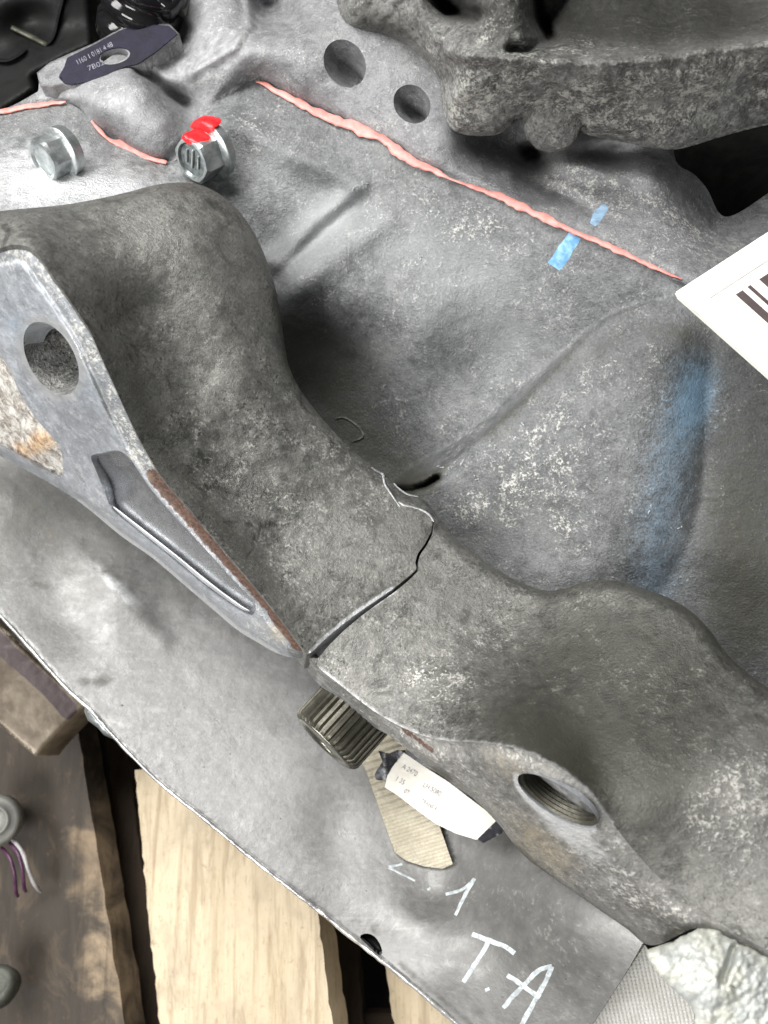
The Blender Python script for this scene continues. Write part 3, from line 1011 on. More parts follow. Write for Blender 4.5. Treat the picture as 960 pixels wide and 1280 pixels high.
# writing on the plate: "<", ".1", "T.A"
hp = HF[ip]
strokes = [([(503, 1080), (486, 1084)], [4, 4]), ([(486, 1084), (519, 1101)], [4, 3]),
           ([(535.5, 1110), (537, 1112.5)], [6.5, 6.5]),
           ([(557, 1118), (577, 1112), (588, 1103)], [5.5, 4]), ([(593, 1098), (581, 1120), (569, 1144)], [5.5, 5]),
           ([(590, 1168), (612, 1176), (630, 1183), (643, 1192)], [7, 7.5]), ([(612, 1172), (606, 1186), (593, 1206), (579, 1228)], [6.5, 6.5]),
           ([(608, 1235), (609.5, 1239)], [7.5, 7.5]),
           ([(629, 1260), (644, 1243), (661, 1225), (675, 1212), (690, 1208)], [7, 7]), ([(690, 1208), (681, 1228), (668, 1252), (650, 1284)], [7, 7]),
           ([(634, 1219), (652, 1231), (675, 1247)], [7, 7])]
for pts, wd in strokes:
    ribbon('pen_mark', pts, [w_ * .95 for w_ in wd], hp, M_pen, ip, .10, .08, 1.6, 5, True, .35)

# --- input shaft with splines
sh_tip = P(405, 929, 152)
SHX = np.array((.64, .70, -.16))
MS = frame(sh_tip, SHX, (0, 0, 1))
NT_ = 34
prof = []
V = []; Fc = []
seg = NT_ * 8
def sr(k, base):
    ph = (k % 8) / 8.0
    return base if ph < .45 else (base - 1.9 if .55 < ph < .95 else base - .9)
hs = [0.0, 1.2, 3.0, 90.0]
R0 = 22.5
for hi, h in enumerate(hs):
    for k in range(seg):
        a = 2 * math.pi * k / seg
        r = R0 - 3.0 if hi == 0 else (sr(k, R0) - (1.0 if hi == 1 else 0))
        V.append((MS @ Vector((r * math.cos(a), r * math.sin(a), h)))[:])
for hi in range(len(hs) - 1):
    for k in range(seg):
        j = (k + 1) % seg
        Fc.append([hi * seg + k, hi * seg + j, (hi + 1) * seg + j, (hi + 1) * seg + k])
shaft = sharpen(mesh_from('input_shaft', V, Fc, M_shaft, gb), 30)
shaft['label'] = 'splined steel input shaft end under the flange'
lathe('shaft_end', [(R0 - 2.9, 0.1), (R0 - 5, -.8), (R0 - 8, -.6), (R0 - 9, 1.5), (R0 - 14, 2.5), (3.2, 2.2), (2.6, 6), (0.01, 7)], MS, simple('turned_steel', (.14, .135, .11), (.28, .27, .23), 40, .3, .85, .2, .0004), shaft, 64)

# --- shell of the bell housing behind the flange
seam = [(-30, 148), (0, 141), (40, 133), (80, 129), (98, 136), (115, 152), (138, 174), (165, 190), (205, 205), (240, 175), (262, 140), (290, 112), (322, 102), (345, 112), (380, 132), (420, 150), (445, 160), (475, 176),
        (500, 190), (530, 208), (560, 222), (600, 238), (640, 256), (680, 273), (710, 287), (740, 299), (790, 322), (850, 348), (920, 380), (1000, 420)]
ZS = lambda x: np.interp(x, [-30, 200, 450, 850, 1000], [219, 212, 222, 236, 238])
ctl = [(p[0], p[1], float(ZS(p[0]))) for p in seam[::2]]
ctl += [(-30, 200, 232), (20, 215, 236), (60, 235, 237), (-30, 262, 246), (110, 235, 234), (105, 185, 222), (130, 215, 228), (160, 240, 232), (180, 225, 226), (225, 240, 220), (300, 175, 217), (370, 205, 215), (440, 232, 212), (285, 235, 206), (330, 262, 200), (400, 240, 206),
        (345, 310, 190), (365, 330, 196), (400, 290, 199), (440, 262, 206), (352, 372, 182), (372, 372, 184), (400, 360, 190), (440, 320, 199), (520, 255, 214), (480, 290, 205), (440, 380, 186), (400, 410, 160), (480, 350, 196), (540, 300, 208), (600, 310, 212),
        (560, 380, 196), (520, 420, 182), (460, 430, 158), (390, 450, 142), (420, 490, 128), (380, 490, 122), (440, 545, 118), (500, 500, 138), (520, 570, 122), (480, 600, 110), (560, 540, 140), (600, 500, 156), (620, 440, 174), (640, 380, 200), (660, 330, 216), (700, 370, 210),
        (660, 430, 184), (700, 420, 196), (740, 380, 212), (790, 360, 226), (620, 700, 140), (900, 900, 150), (980, 480, 222)]
H_A = tps(ctl, 3e-3)
ridge = [(500, 640), (520, 613), (545, 592), (575, 570), (605, 546), (640, 515), (675, 480), (705, 450), (735, 420), (765, 396), (800, 382), (830, 378)]
ctl = [(522, 612, 152), (575, 570, 166), (640, 515, 184), (705, 450, 203), (765, 396, 218), (810, 378, 228), (560, 640, 150), (600, 610, 165), (660, 560, 185), (620, 680, 155), (690, 640, 178), (720, 560, 197), (680, 720, 165), (760, 480, 214), (830, 430, 228),
       (760, 620, 193), (740, 700, 176), (830, 520, 212), (850, 600, 197), (820, 700, 176), (900, 480, 210), (880, 420, 226), (930, 580, 180), (900, 680, 168), (900, 780, 148), (960, 540, 190), (960, 700, 150), (960, 840, 130), (1000, 600, 168), (1000, 860, 120), (840, 760, 158)]
H_B = tps(ctl, 3e-3)
rid = crom(ridge, False, 4)


def H_sh(x, y):
    a = H_A(x, y)
    b = H_B(x, y)
    dx = dist_poly(x, y, rid)
    # which side of the ridge: to the left/up of it the raised body falls away
    yr = np.interp(x, rid[:, 0], rid[:, 1])
    left = (y < yr) & (x < 830)
    b = np.where(left, b - 1.5 * dx, b)
    b = np.where(x > 830, b, b)
    z = smax(a, b, 1.6)
    z = np.where((x > 830) | (y > yr), np.where(a > b + 3.5, z, z), z)
    z = z - 24.0 * np.exp(-(dist_poly(x, y, [(490, 612), (515, 612), (532, 606), (546, 597)]) / 3.6) ** 2)
    # step down from the crest by the red bolt
    for (p0, p1, am) in (((288, 152), (458, 236), 2.4), ((456, 236), (350, 330), 1.5)):
        ux, uy = p1[0] - p0[0], p1[1] - p0[1]; L_ = math.hypot(ux, uy); ux /= L_; uy /= L_
        tt = (x - p0[0]) * ux + (y - p0[1]) * uy
        nn_ = -(x - p0[0]) * uy + (y - p0[1]) * ux
        if am == 1.5: nn_ = -nn_
        z = z - am * sstep(-8, 16, nn_) * np.exp(-(np.maximum(nn_, 0) / 45) ** 2) * sstep(-5, 25, tt) * (1 - sstep(L_ - 25, L_ + 5, tt))
    # cast ribs fanning into the pocket
    for (pl_, wd, am) in (([(344, 325), (395, 272), (455, 232)], 12, 3.0), ([(352, 385), (410, 325), (480, 275)], 22, 5.0), ([(290, 155), (350, 192), (440, 230)], 14, 3.0)):
        z = z + am * np.exp(-(dist_poly(x, y, pl_) / wd) ** 2)
    z = z - 3.0 * np.exp(-(dist_poly(x, y, [(346, 350), (400, 296), (448, 250)]) / 10) ** 2)
    return z


ol = np.vstack([crom(seam, False, 4), [(1000, 900), (900, 930), (700, 860), (560, 760), (470, 680), (380, 560), (250, 420), (120, 380), (-30, 380)]])
sh = relief('housing_shell', ol, H_sh, M_shell, gb, 3.4, depth=60, noise=((0.7, 50, 3), (.35, 14, 3)),
            masks={'grime_shade': msum(cap([(350, 430), (400, 480), (440, 530), (500, 590)], 95, .55, 1), blob(440, 430, 90, 40, 20, .30), blob(600, 660, 110, 60, -30, .36), cap(ridge[2:], 9, .22, 1), blob(915, 640, 70, 170, 0, .48), cap([(620, 545), (700, 470), (790, 405), (850, 420)], 40, .34, 1), blob(420, 300, 40, 14, -45, .2),  # green-brown dirt plus painted shade on pocket floor, ridge face, right side
                                 blob(940, 780, 70, 90, 0, .4), blob(520, 610, 26, 10, -25, .7), blob(880, 400, 30, 60, -30, .25)),  # gap behind the crack also gets painted shade
                   'bright': msum(blob(50, 225, 120, 52, 0, .55), blob(310, 225, 90, 36, 25, .30), blob(170, 235, 60, 24, 0, .3), blob(570, 340, 130, 60, 30, .05)),  # bare metal; left side also painted brighter in place of light
                   'pale_lit': msum(blob(320, 225, 110, 44, 25, .45), gcap([(350, 385), (375, 330), (420, 280)], 18, .5), gcap([(340, 320), (380, 280), (430, 245)], 12, .3), blob(480, 285, 70, 36, 20, .35), blob(590, 360, 90, 70, 20, .40), blob(640, 430, 40, 50, 40, .25), blob(60, 210, 120, 60, 0, .4)),  # lit bowl wall and fillet streaks painted into the colour
                   'scuff': msum(blob(690, 570, 90, 60, -30, .5), blob(640, 620, 100, 50, -30, .4), blob(340, 170, 60, 20, 30, .5), blob(440, 390, 70, 30, 0, .4), blob(600, 290, 90, 30, 25, .5), blob(720, 640, 40, 40, 0, .5)),
                   'dull_shade': msum(blob(950, 640, 80, 230, 0, 1.0), blob(820, 450, 90, 50, 0, .45), blob(430, 510, 80, 60, 30, .45), blob(640, 660, 120, 70, -20, .4)),  # shade painted in: sloping right side and bowl floor
                   'blue': msum(gcap([(868, 470), (850, 530), (835, 590), (824, 660), (816, 725)], 48, .40), blob(868, 500, 20, 40, 15, .3), blob(600, 380, 90, 50, -30, .06)),
                   'tan': blob(700, 690, 90, 40, 0, .12)})
sh['label'] = 'ribbed bell housing shell with deep pocket and faint blue overspray'
ribbon('paint_mark', [(719, 294), (706, 314), (693, 334)], [19, 20, 20], HF[sh], M_bluep, sh, .15, .15, 3, 6, True, .15)['label'] = 'bright blue paint stroke below the pink sealant'
# old weld spatter and a cast date stamp
rg = np.random.default_rng(3)
ribbon('casting_mark', [(418, 524), (430, 522), (446, 532), (454, 545), (440, 552)], [2.2, 2.5, 2], HF[sh], M_block, sh, .4, .8, 2, 4)

# light hairline where the crack starts
ribbon('crack_edge', [(464, 584), (471, 589), (478, 593), (481, 605), (488, 616), (494, 625), (500, 634)], [1.4, 2.2, 2.8, 2.4, 2.0, 1.2], HF[fl_l], M_frac, fl_l, .25, .35, 2, 4)
ribbon('crack_edge', [(498, 627), (506, 632), (516, 634), (528, 638), (537, 644), (542, 652)], [1.6, 2.6, 2.2, 2.4, 2.6, 1.6], HF[fl_l], M_frac, fl_l, .25, .35, 2, 4)
ribbon('crack_edge', [(492, 604), (500, 612), (510, 618), (523, 621)], [1.2, 2, 2, 1.2], HF[fl_r], M_frac, fl_r, .0, .45, 2, 4)

rgf = np.random.default_rng(21)
fl_c = [(556, 588), (566, 581), (578, 577), (590, 571), (640, 548), (660, 530), (620, 560), (700, 610), (735, 560), (760, 600), (690, 560), (655, 600), (715, 520), (600, 600), (745, 640), (850, 660), (815, 640), (790, 560), (520, 318), (528, 324), (440, 236), (452, 230)]
V = []; Fc = []
for (fx, fy) in fl_c:
    for q in range(3):
        cx_, cy_ = fx + rgf.normal(0, 5), fy + rgf.normal(0, 3.5)
        a0 = rgf.uniform(0, 3.14); la_, lb_ = rgf.uniform(1.5, 4.5), rgf.uniform(.8, 1.8)
        pts = [(cx_ + la_ * math.cos(a) * math.cos(a0) - lb_ * math.sin(a) * math.sin(a0), cy_ + la_ * math.cos(a) * math.sin(a0) + lb_ * math.sin(a) * math.cos(a0)) for a in (0, .9, 2.1, 3.3, 4.2, 5.4)]
        pts = np.array(pts); zz = HF[sh](pts[:, 0], pts[:, 1])
        base = len(V)
        V += [tuple(v) for v in P(pts[:, 0], pts[:, 1], zz - .3)]
        V.append(tuple(P(cx_, cy_, float(HF[sh](np.array([cx_]), np.array([cy_]))[0]) + rgf.uniform(.5, 1.1))))
        Fc += [[base + k, base + (k + 1) % 6, base + 6] for k in range(6)]
fk = mesh_from('metal_flecks', V, Fc, M_frac, sh, False)
fk['kind'] = 'stuff'
# --- pink sealant in the joint
def H_seam(x, y):
    return ZS(x) + 1.5


sealA = ribbon('sealant_bead', [(-30, 148), (0, 140), (25, 135), (50, 131), (72, 128), (82, 127)], [8, 8.5, 8, 7, 3], H_seam, M_pink, gb, .25, .35, 1.5, 8, True, .55)
sealB = ribbon('sealant_bead', [(114, 151), (126, 165), (138, 176), (152, 182), (168, 189), (185, 197), (208, 203)], [3, 6, 7, 12, 11, 9, 5], H_seam, M_pink, gb, .25, .4, 1.5, 8, True, .6)
sealC = ribbon('sealant_bead', [(320, 102), (332, 106), (352, 117), (375, 130), (400, 142), (425, 152), (445, 158), (462, 168), (480, 175), (500, 190), (520, 203), (545, 215), (560, 222)],
               [3, 7, 11, 12, 11, 14, 17, 9, 17, 12, 9, 4], H_seam, M_pink, gb, .25, .5, 1.5, 8, True, .6)
sealD = ribbon('sealant_bead', [(556, 221), (575, 228), (598, 236), (625, 246), (645, 256), (662, 263), (690, 276), (715, 288), (745, 301), (780, 317), (815, 333), (852, 349)],
               [3, 3, 7, 11, 11, 12, 12, 8, 9, 8, 6, 3], H_seam, M_pink, gb, .25, .4, 1.5, 8, True, .6)
for s_, l_ in ((sealA, 'short pink sealant bead beside the left bolt'), (sealB, 'thin pink sealant bead between the two bolts'), (sealC, 'thick torn pink sealant bead below the two round holes'), (sealD, 'long thin pink sealant bead crossing the blue mark')):
    s_['label'] = l_

# --- gear case above the joint
hA = ell(431, 79, 31, 25, 62)
hB = ell(515, 130, 25.5, 22, 55)
ctl = [(p[0], p[1], float(ZS(p[0]))) for p in seam[::2]]
ctl += [(0, 139, 217), (50, 118, 214), (100, 120, 224), (130, 105, 228), (160, 92, 230), (180, 105, 231), (170, 140, 231), (200, 160, 226), (120, 130, 228), (200, 95, 222), (222, 118, 212), (240, 140, 208), (215, 150, 222), (235, 95, 222), (260, 60, 230), (300, 80, 232), (330, 60, 238), (280, 30, 234),
        (225, 50, 214), (240, 0, 226), (300, -30, 236), (340, 20, 224), (330, 0, 220), (360, 50, 240), (400, 50, 242), (380, 100, 233), (431, 79, 238), (480, 70, 242), (470, 130, 232), (515, 130, 236), (560, 180, 234), (540, 110, 238), (560, 140, 236), (420, 0, 242), (500, 20, 244),
        (600, 205, 222), (640, 215, 218), (620, 180, 206), (660, 200, 200), (700, 230, 218), (700, 190, 212), (760, 200, 220), (820, 200, 222), (850, 230, 220), (760, 260, 228), (800, 280, 230), (870, 290, 222), (900, 320, 228), (895, 280, 205), (950, 300, 214), (700, 140, 205), (800, 150, 215), (600, 120, 230),
        (1000, 300, 214), (1000, 380, 230)]
H_case = tps(ctl, 2e-3)


def H_cs(x, y):
    z = H_case(x, y)
    z = z - 2.5 * (1 - sstep(0, 12, dist_poly(x, y, seam)))
    z = z - 10 * np.exp(-(dist_poly(x, y, [(178, 88), (205, 112), (232, 130)]) / 9) ** 2)
    z = z + 9 * blob(730, 208, 50, 14, 10)(x, y) + 7 * blob(815, 222, 34, 18, 30)(x, y) - 10 * blob(770, 190, 30, 10, 0)(x, y) - 6 * blob(705, 245, 40, 8, 25)(x, y)
    z = z - 30 * np.exp(-(((x - 664) / 18) ** 2 + ((y - 194) / 13) ** 2))
    z = z + 3 * np.exp(-(dist_poly(x, y, [(310, -20), (312, 30), (290, 60), (240, 90)]) / 7) ** 2)
    z = z - 10 * np.exp(-(((x - 340) / 22) ** 2 + ((y - 8) / 20) ** 2))
    return z


ol = np.vstack([[(-30, 150), (0, 139), (24, 128), (48, 114), (49, 100), (45, 91), (60, 80), (82, 80), (120, 84), (150, 60), (160, 40), (205, 20), (232, 22), (238, 0), (240, -30), (1000, -30), (1000, 262), (960, 240)],
                crom([(960, 240), (930, 258), (905, 270), (895, 262), (885, 238), (868, 218), (848, 206), (842, 190), (850, 150)], False, 4), [(880, 60), (1000, 40), (1000, 20), (900, 20), (700, 60), (620, 120)], ])
# the case is one plate under the bracket with an open mouth at the right
ol = np.vstack([[(-30, 150), (0, 139), (24, 128), (48, 114), (49, 100), (46, 91), (82, 82), (120, 84), (150, 62), (175, 42), (205, 34), (232, 20), (238, 0), (240, -30), (640, -30), (700, 60), (800, 120), (846, 150)],
                crom([(846, 150), (842, 185), (848, 206), (868, 218), (885, 238), (896, 262), (908, 271), (930, 262), (965, 238), (1000, 215)], False, 4)[1:],
                [(1000, 434)], (crom(seam, False, 4) + np.array((0, 4.0)))[::-1][4:]])
cs = relief('gear_case', ol, H_cs, M_case, gb, 3.4, holes=(hA, hB), depth=70, noise=((0.7, 40, 3), (.4, 12, 3)),
            masks={'bright': msum(blob(300, 60, 40, 60, 0, .15), blob(60, 125, 40, 14, -20, .35), blob(240, 80, 70, 50, 0, .25), blob(150, 130, 60, 30, 0, .2)),
                   'pale_lit': msum(blob(150, 130, 80, 40, 0, .35), blob(260, 50, 70, 50, 0, .3)), 'scuff': msum(blob(160, 120, 60, 30, 0, .4), blob(720, 225, 90, 36, 20, .9), blob(850, 285, 60, 50, 0, .8), blob(300, 100, 60, 40, 0, .5)),  # lobed boss painted paler, as if lit
                   'grime_shade': msum(blob(650, 190, 60, 30, 30, .3), cap([(185, 95), (232, 130)], 10, .3, 1), blob(800, 200, 90, 30, 10, .25), cap([(545, 120), (600, 215)], 12, .2, 1)),  # darker in the cleft and under the bracket
                   'blue': msum(blob(748, 268, 10, 7, -50, .7), blob(480, 130, 120, 60, 30, .05))})
cs['label'] = 'gear case above the pink joint with two round blind holes'
for hh, nm in ((hA, 'large'), (hB, 'small')):
    cup('blind_hole', P(hh[:, 0], hh[:, 1], H_cs(hh[:, 0], hh[:, 1])), AX * .75 + np.array((0, 0, -.5)), 22, M_case, cs, .9)
M_void_shade = simple('black_shade_recess', (.004, .004, .004), (.010, .010, .009), 60, .8, 0, .4, .001, None, .1)  # black colour stands in for the shade inside the cavity
dk = relief('case_cavity', [(800, 120), (1000, 100), (1000, 300), (900, 300), (850, 250), (820, 200)], lambda x, y: -20 + 220 * sstep(880, 1010, x) * sstep(170, 280, y), M_void_shade, cs, 4.0, depth=30, noise=((2.0, 30, 3),), masks={'grime_shade': lambda x, y: np.full(np.shape(x), .9)})
# pad carrying the purple label
pad_px = [(46, 91), (62, 78), (82, 69), (117, 54), (150, 36), (175, 28), (212, 30), (224, 42), (198, 64), (173, 81), (157, 84), (134, 94), (113, 102), (90, 108), (77, 106), (64, 110), (50, 108)]
pz = plane_z_fun(140, 70, 228, np.array((-.10, -.05, 1.0)) / np.linalg.norm((-.10, -.05, 1.0)))
hP = ell(143, 70, 18, 8.5, -12, 32)
pad = relief('label_pad', pad_px, lambda x, y: pz(x, y), M_case, cs, 3.0, holes=(hP,), round_r=1.2, depth=40, noise=((.2, 10, 2),), masks={'grime_shade': blob(90, 80, 40, 20, 0, .2)})
cup('pad_hole', P(hP[:, 0], hP[:, 1], pz(hP[:, 0], hP[:, 1])), (0, 0, -1), 7, M_case, pad)

# --- rough cast bracket at the upper right
bl_out = [(415, -30), (420, 10), (428, 30), (448, 40), (475, 47), (500, 55), (520, 66), (532, 80), (545, 95), (550, 112), (553, 132), (560, 155), (575, 167), (598, 170), (622, 168), (637, 158), (645, 150),
          (665, 148), (700, 158), (740, 170), (780, 178), (815, 185), (842, 187), (866, 182), (895, 173), (930, 163), (965, 155), (1000, 148), (1000, -30)]
ctl = [(p[0], p[1], 246) for p in bl_out[7:-1:2]]
ctl += [(420, 0, 250), (450, 30, 252), (500, 40, 256), (550, 60, 276), (560, 110, 262), (600, 150, 254), (600, 90, 284), (650, 80, 292), (700, 72, 296), (760, 75, 297), (820, 68, 297), (880, 55, 296), (950, 50, 296), (1000, 50, 296), (640, 120, 268), (700, 120, 270), (780, 125, 270), (860, 125, 270), (940, 105, 272), (1000, 105, 272),
        (560, 30, 282), (530, 10, 268), (620, 50, 296), (580, 45, 290), (620, 10, 304), (650, 30, 302), (600, 20, 298), (660, -20, 302), (760, 40, 262), (720, 40, 264), (840, 32, 256), (920, 20, 252), (760, 0, 244), (860, 0, 240), (960, -10, 242), (700, 10, 244)]
H_b0 = tps(ctl, 4e-3)


def H_bk(x, y):
    z = H_b0(x, y)
    z = z - 26 * np.exp(-(((x - 683) / 16) ** 2 + ((y - 30) / 26) ** 2))
    z = z - 26 * np.exp(-(((x - 565) / 20) ** 2 + ((y - 6) / 14) ** 2))
    z = z - 12 * np.exp(-(dist_poly(x, y, [(640, 60), (664, 60), (682, 50)]) / 6) ** 2)
    z = z - 26 * np.exp(-(dist_poly(x, y, [(668, -20), (672, 20), (688, 48)]) / 8) ** 2)
    z = z - 20 * np.exp(-(dist_poly(x, y, [(546, -4), (560, 14), (596, 18)]) / 8) ** 2)
    z = z + 6 * np.exp(-(dist_poly(x, y, [(560, 66), (640, 74), (720, 77), (800, 74), (900, 60), (1010, 52)]) / 9) ** 2)
    z = z + 5 * np.exp(-(dist_poly(x, y, [(520, -10), (528, 20), (548, 48), (580, 52)]) / 9) ** 2)
    z = z - 7 * np.exp(-(((x - 560) / 16) ** 2 + ((y - 92) / 20) ** 2))
    return z


bk = relief('cast_bracket', crom(bl_out, False, 4), H_bk, M_block, gb, 3.0, round_r=12, round_px=26, depth=140, skirt=(.35, .95, -1), noise=((2.6, 34, 3), (2.0, 9, 3)),  # deep unseen walls added to keep light out of the cavity
            masks={'dull_shade': msum(blob(820, 20, 240, 55, 0, .9), blob(470, 25, 60, 24, 20, .6), blob(800, 140, 40, 50, 20, .3)), 'grime_shade': msum(blob(800, 15, 240, 52, 0, .8), blob(575, 8, 26, 18, 0, .6), blob(560, 95, 22, 20, 0, .45), blob(800, 130, 36, 60, 20, .25), blob(470, 30, 60, 20, 20, .4)),
                   'scuff': msum(blob(740, 115, 180, 45, 5, .8), blob(590, 140, 50, 36, 0, .9), blob(920, 110, 90, 50, 0, .7), blob(620, 20, 50, 30, 0, .5))})
bk['label'] = 'rough pitted cast bracket overhanging the case'
Mn = frame(P(691, 160, 246), (-.10, -.80, .25), (1, 0, 0))
lathe('boss', [(16, -24), (16, -6), (14.8, -1), (12.5, 3), (8.5, 5.6), (4, 6.8), (0.01, 7)], Mn, M_block, bk, 40, lambda a, h: .05 * math.sin(3 * a + h) + .03 * math.sin(7 * a - h))

# --- flange bolts
def bolt(px, py, z, s, rot, label):
    o3 = P(px, py, z)
    ax = -AX
    M = frame(o3, ax, (0, 0, 1)) @ Matrix.Rotation(rot, 4, 'Z')
    lathe_prof = [(15.0 * s, -5), (15.6 * s, -.6), (16.0 * s, -.2), (16.0 * s, .9), (15.6 * s, 1.3), (13.4 * s, 2.1), (10.2 * s, 2.4)]
    fl = lathe('flange_bolt', lathe_prof, M, M_steel, gb, 56)
    sharpen(fl, 30)
    fl['label'] = label
    # hexagonal head with a dished top
    V = []; Fc = []
    R = 13.4 * s; h0, h1 = 2.0, 14.5 * s
    rows = [(R, h0, 0), (R, h1 - 1.6, 0), (R * .93, h1, .55), (R * .80, h1 + .1, 1), (R * .72, h1 - 1.4, 1), (R * .3, h1 - 1.6, 1)]
    seg = 48
    for (r, h, rd) in rows:
        for k in range(seg):
            a = 2 * math.pi * k / seg
            hexr = r * math.cos(math.pi / 6) / math.cos(((a + math.pi / 6) % (math.pi / 3)) - math.pi / 6)
            hexr = min(hexr, r * .985)
            rr = hexr * (1 - rd) + r * .90 * rd
            V.append((M @ Vector((rr * math.cos(a), rr * math.sin(a), h)))[:])
    for i in range(len(rows) - 1):
        for k in range(seg):
            j = (k + 1) % seg
            Fc.append([i * seg + k, i * seg + j, (i + 1) * seg + j, (i + 1) * seg + k])
    Fc.append([(len(rows) - 1) * seg + k for k in range(seg)])
    fm = [0] * len(Fc)
    for i in range((len(rows) - 3) * seg, len(Fc)): fm[i] = 1
    hx = mesh_from('hex_head', V, Fc, [M_steel, M_dsteel if s > .95 else M_steel], fl, True, fm)
    sharpen(hx, 25)
    return fl, M, h1


b1, Mb1, _ = bolt(76, 191, 236, .86, .35, 'weathered grey flange bolt without paint')
b2, Mb2, h1 = bolt(262, 190, 222, 1.0, .1, 'shiny flange bolt with red paint on its head')
# raised bars stamped into the red bolt's head
for k in (-1, 0, 1):
    box('head_bar', Mb2 @ Matrix.Translation((0.5, k * 4.2, h1 - 1.2)), 11 - abs(k) * 3, 1.3, 1.2, M_steel, b2, .3)


def coat(name, M, rows, a0, parent, seed):
    """paint lying on a bolt: rows of (radius function, height, half width in radians)"""
    V = []; Fc = []; nA = 22
    rg = np.random.default_rng(seed)
    for ri, (rf, h, hw) in enumerate(rows):
        l, r_ = hw * (1 + rg.normal(0, .07)), hw * (1 + rg.normal(0, .07))
        for k in range(nA + 1):
            u = k / nA * 2 - 1
            a = a0 + (u * l if u < 0 else u * r_)
            thick = .9 * math.sqrt(max(0.0, 1 - u * u)) + .12 * math.sin(9 * u + ri) - .15
            if ri in (0, len(rows) - 1): thick = -.5
            rr = rf(a) + thick
            V.append((M @ Vector((rr * math.cos(a), rr * math.sin(a), h + .25 * thick)))[:])
    for i in range(len(rows) - 1):
        for k in range(nA):
            Fc.append([i * (nA + 1) + k, i * (nA + 1) + k + 1, (i + 1) * (nA + 1) + k + 1, (i + 1) * (nA + 1) + k])
    return mesh_from(name, V, Fc, M_red, parent)


RH = 13.4
def hexf(sc):
    return lambda a: min(RH * sc * math.cos(math.pi / 6) / math.cos(((a + math.pi / 6) % (math.pi / 3)) - math.pi / 6), RH * sc * .985)
def ang_at(px, py, r, h):
    best = None
    for k in range(720):
        a = k * math.pi / 360
        q_ = np.array((Mb2 @ Vector((r * math.cos(a), r * math.sin(a), h)))[:])
        u_, v_ = to_px(q_)
        d_ = (u_ - px) ** 2 + (v_ - py) ** 2
        if best is None or d_ < best[0]: best = (d_, a)
    return best[1]
aH = ang_at(244, 166, 13, 8)
aF = ang_at(254, 148, 16, 0)
cf = lambda r: (lambda a: r)
coat('paint_dab', Mb2, [(hexf(1.0), 2.0, .50), (hexf(1.0), 3.5, .62), (hexf(1.0), 6.5, .66), (hexf(1.0), 9.5, .62), (hexf(1.0), 12.4, .52), (hexf(.97), 14.0, .44), (hexf(.88), 14.8, .30), (hexf(.80), 14.9, .16)], aH, b2, 1)
coat('paint_dab', Mb2, [(cf(12.6), 2.6, .40), (cf(14.2), 2.6, .55), (cf(15.9), 1.9, .58), (cf(16.6), .6, .58), (cf(17.0), -1.5, .56), (cf(17.2), -4.5, .50), (cf(17.0), -8.0, .40)], aF, b2, 2)

# --- tab on the rim at the lower left
lathe('rim_clip', [(3, -3), (7, -2), (8, 1), (6, 4), (2, 5.5), (.01, 5.8)], frame(P(129, 903, 102), (0, 0, 1)) @ Matrix.Rotation(-.75, 4, 'Z') @ Matrix.Diagonal((1.7, .7, 1, 1)), M_steel, ip, 12, lambda a, h: .18 * math.sin(2 * a + 1) + .1 * math.sin(5 * a))

ribbon('paint_mark', [(758, 257), (749, 269), (741, 281)], [11, 14, 11], HF[cs], simple('faded_blue_paint', (.16, .24, .34), (.26, .40, .54), 300, .6, 0, .4, .0004), cs, .12, .15, 2.5, 5, True, .5)['label'] = 'short faded blue paint stroke above the pink sealant'
# ------------------------------------------------------------------ purple label
lab_px = [(80, 84), (84, 72), (117, 56), (150, 38), (175, 30), (211, 32), (222, 42), (197, 63), (172, 80), (157, 83), (134, 93), (113, 101), (90, 106), (80, 104), (73, 96)]
lab = relief('part_label', lab_px, lambda x, y: pz(x, y) + .7, M_purple, None, 3.0, holes=(ell(143, 70, 20, 10, -12, 32),), depth=.6)
tag(lab, 'dark purple label with tiny pale characters around a hole, stuck on the case', 'label')


def text_on(name, body, px, py, zf, ang_px, size_px, mat, parent, lift=.25, cond=1.0):
    cu = bpy.data.curves.new('tmp', 'FONT'); cu.body = body; cu.size = 1.0; cu.align_x = 'CENTER'; cu.align_y = 'CENTER'
    o = bpy.data.objects.new('tmp', cu); COL.objects.link(o)
    dg = bpy.context.evaluated_depsgraph_get()
    me = bpy.data.meshes.new_from_object(o.evaluated_get(dg))
    c, s = math.cos(math.radians(ang_px)), math.sin(math.radians(ang_px))
    X = np.array([v.co[:] for v in me.vertices]); Fc = [list(p.vertices) for p in me.polygons]
    bpy.data.objects.remove(o); bpy.data.curves.remove(cu)
    u = X[:, 0] * size_px * cond; v = -X[:, 1] * size_px
    x = px + u * c - v * s; y = py + u * s + v * c
    return mesh_from(name, P(x, y, zf(x, y) + lift), Fc, mat, parent, False)


text_on('print', '1160 1 0181 4 48', 118, 67, lambda x, y: pz(x, y) + .7, -28, 9, M_print, lab, .15, .8)
text_on('print', '7B02', 120, 82, lambda x, y: pz(x, y) + .7, -22, 9, M_print, lab, .15, 1.2)

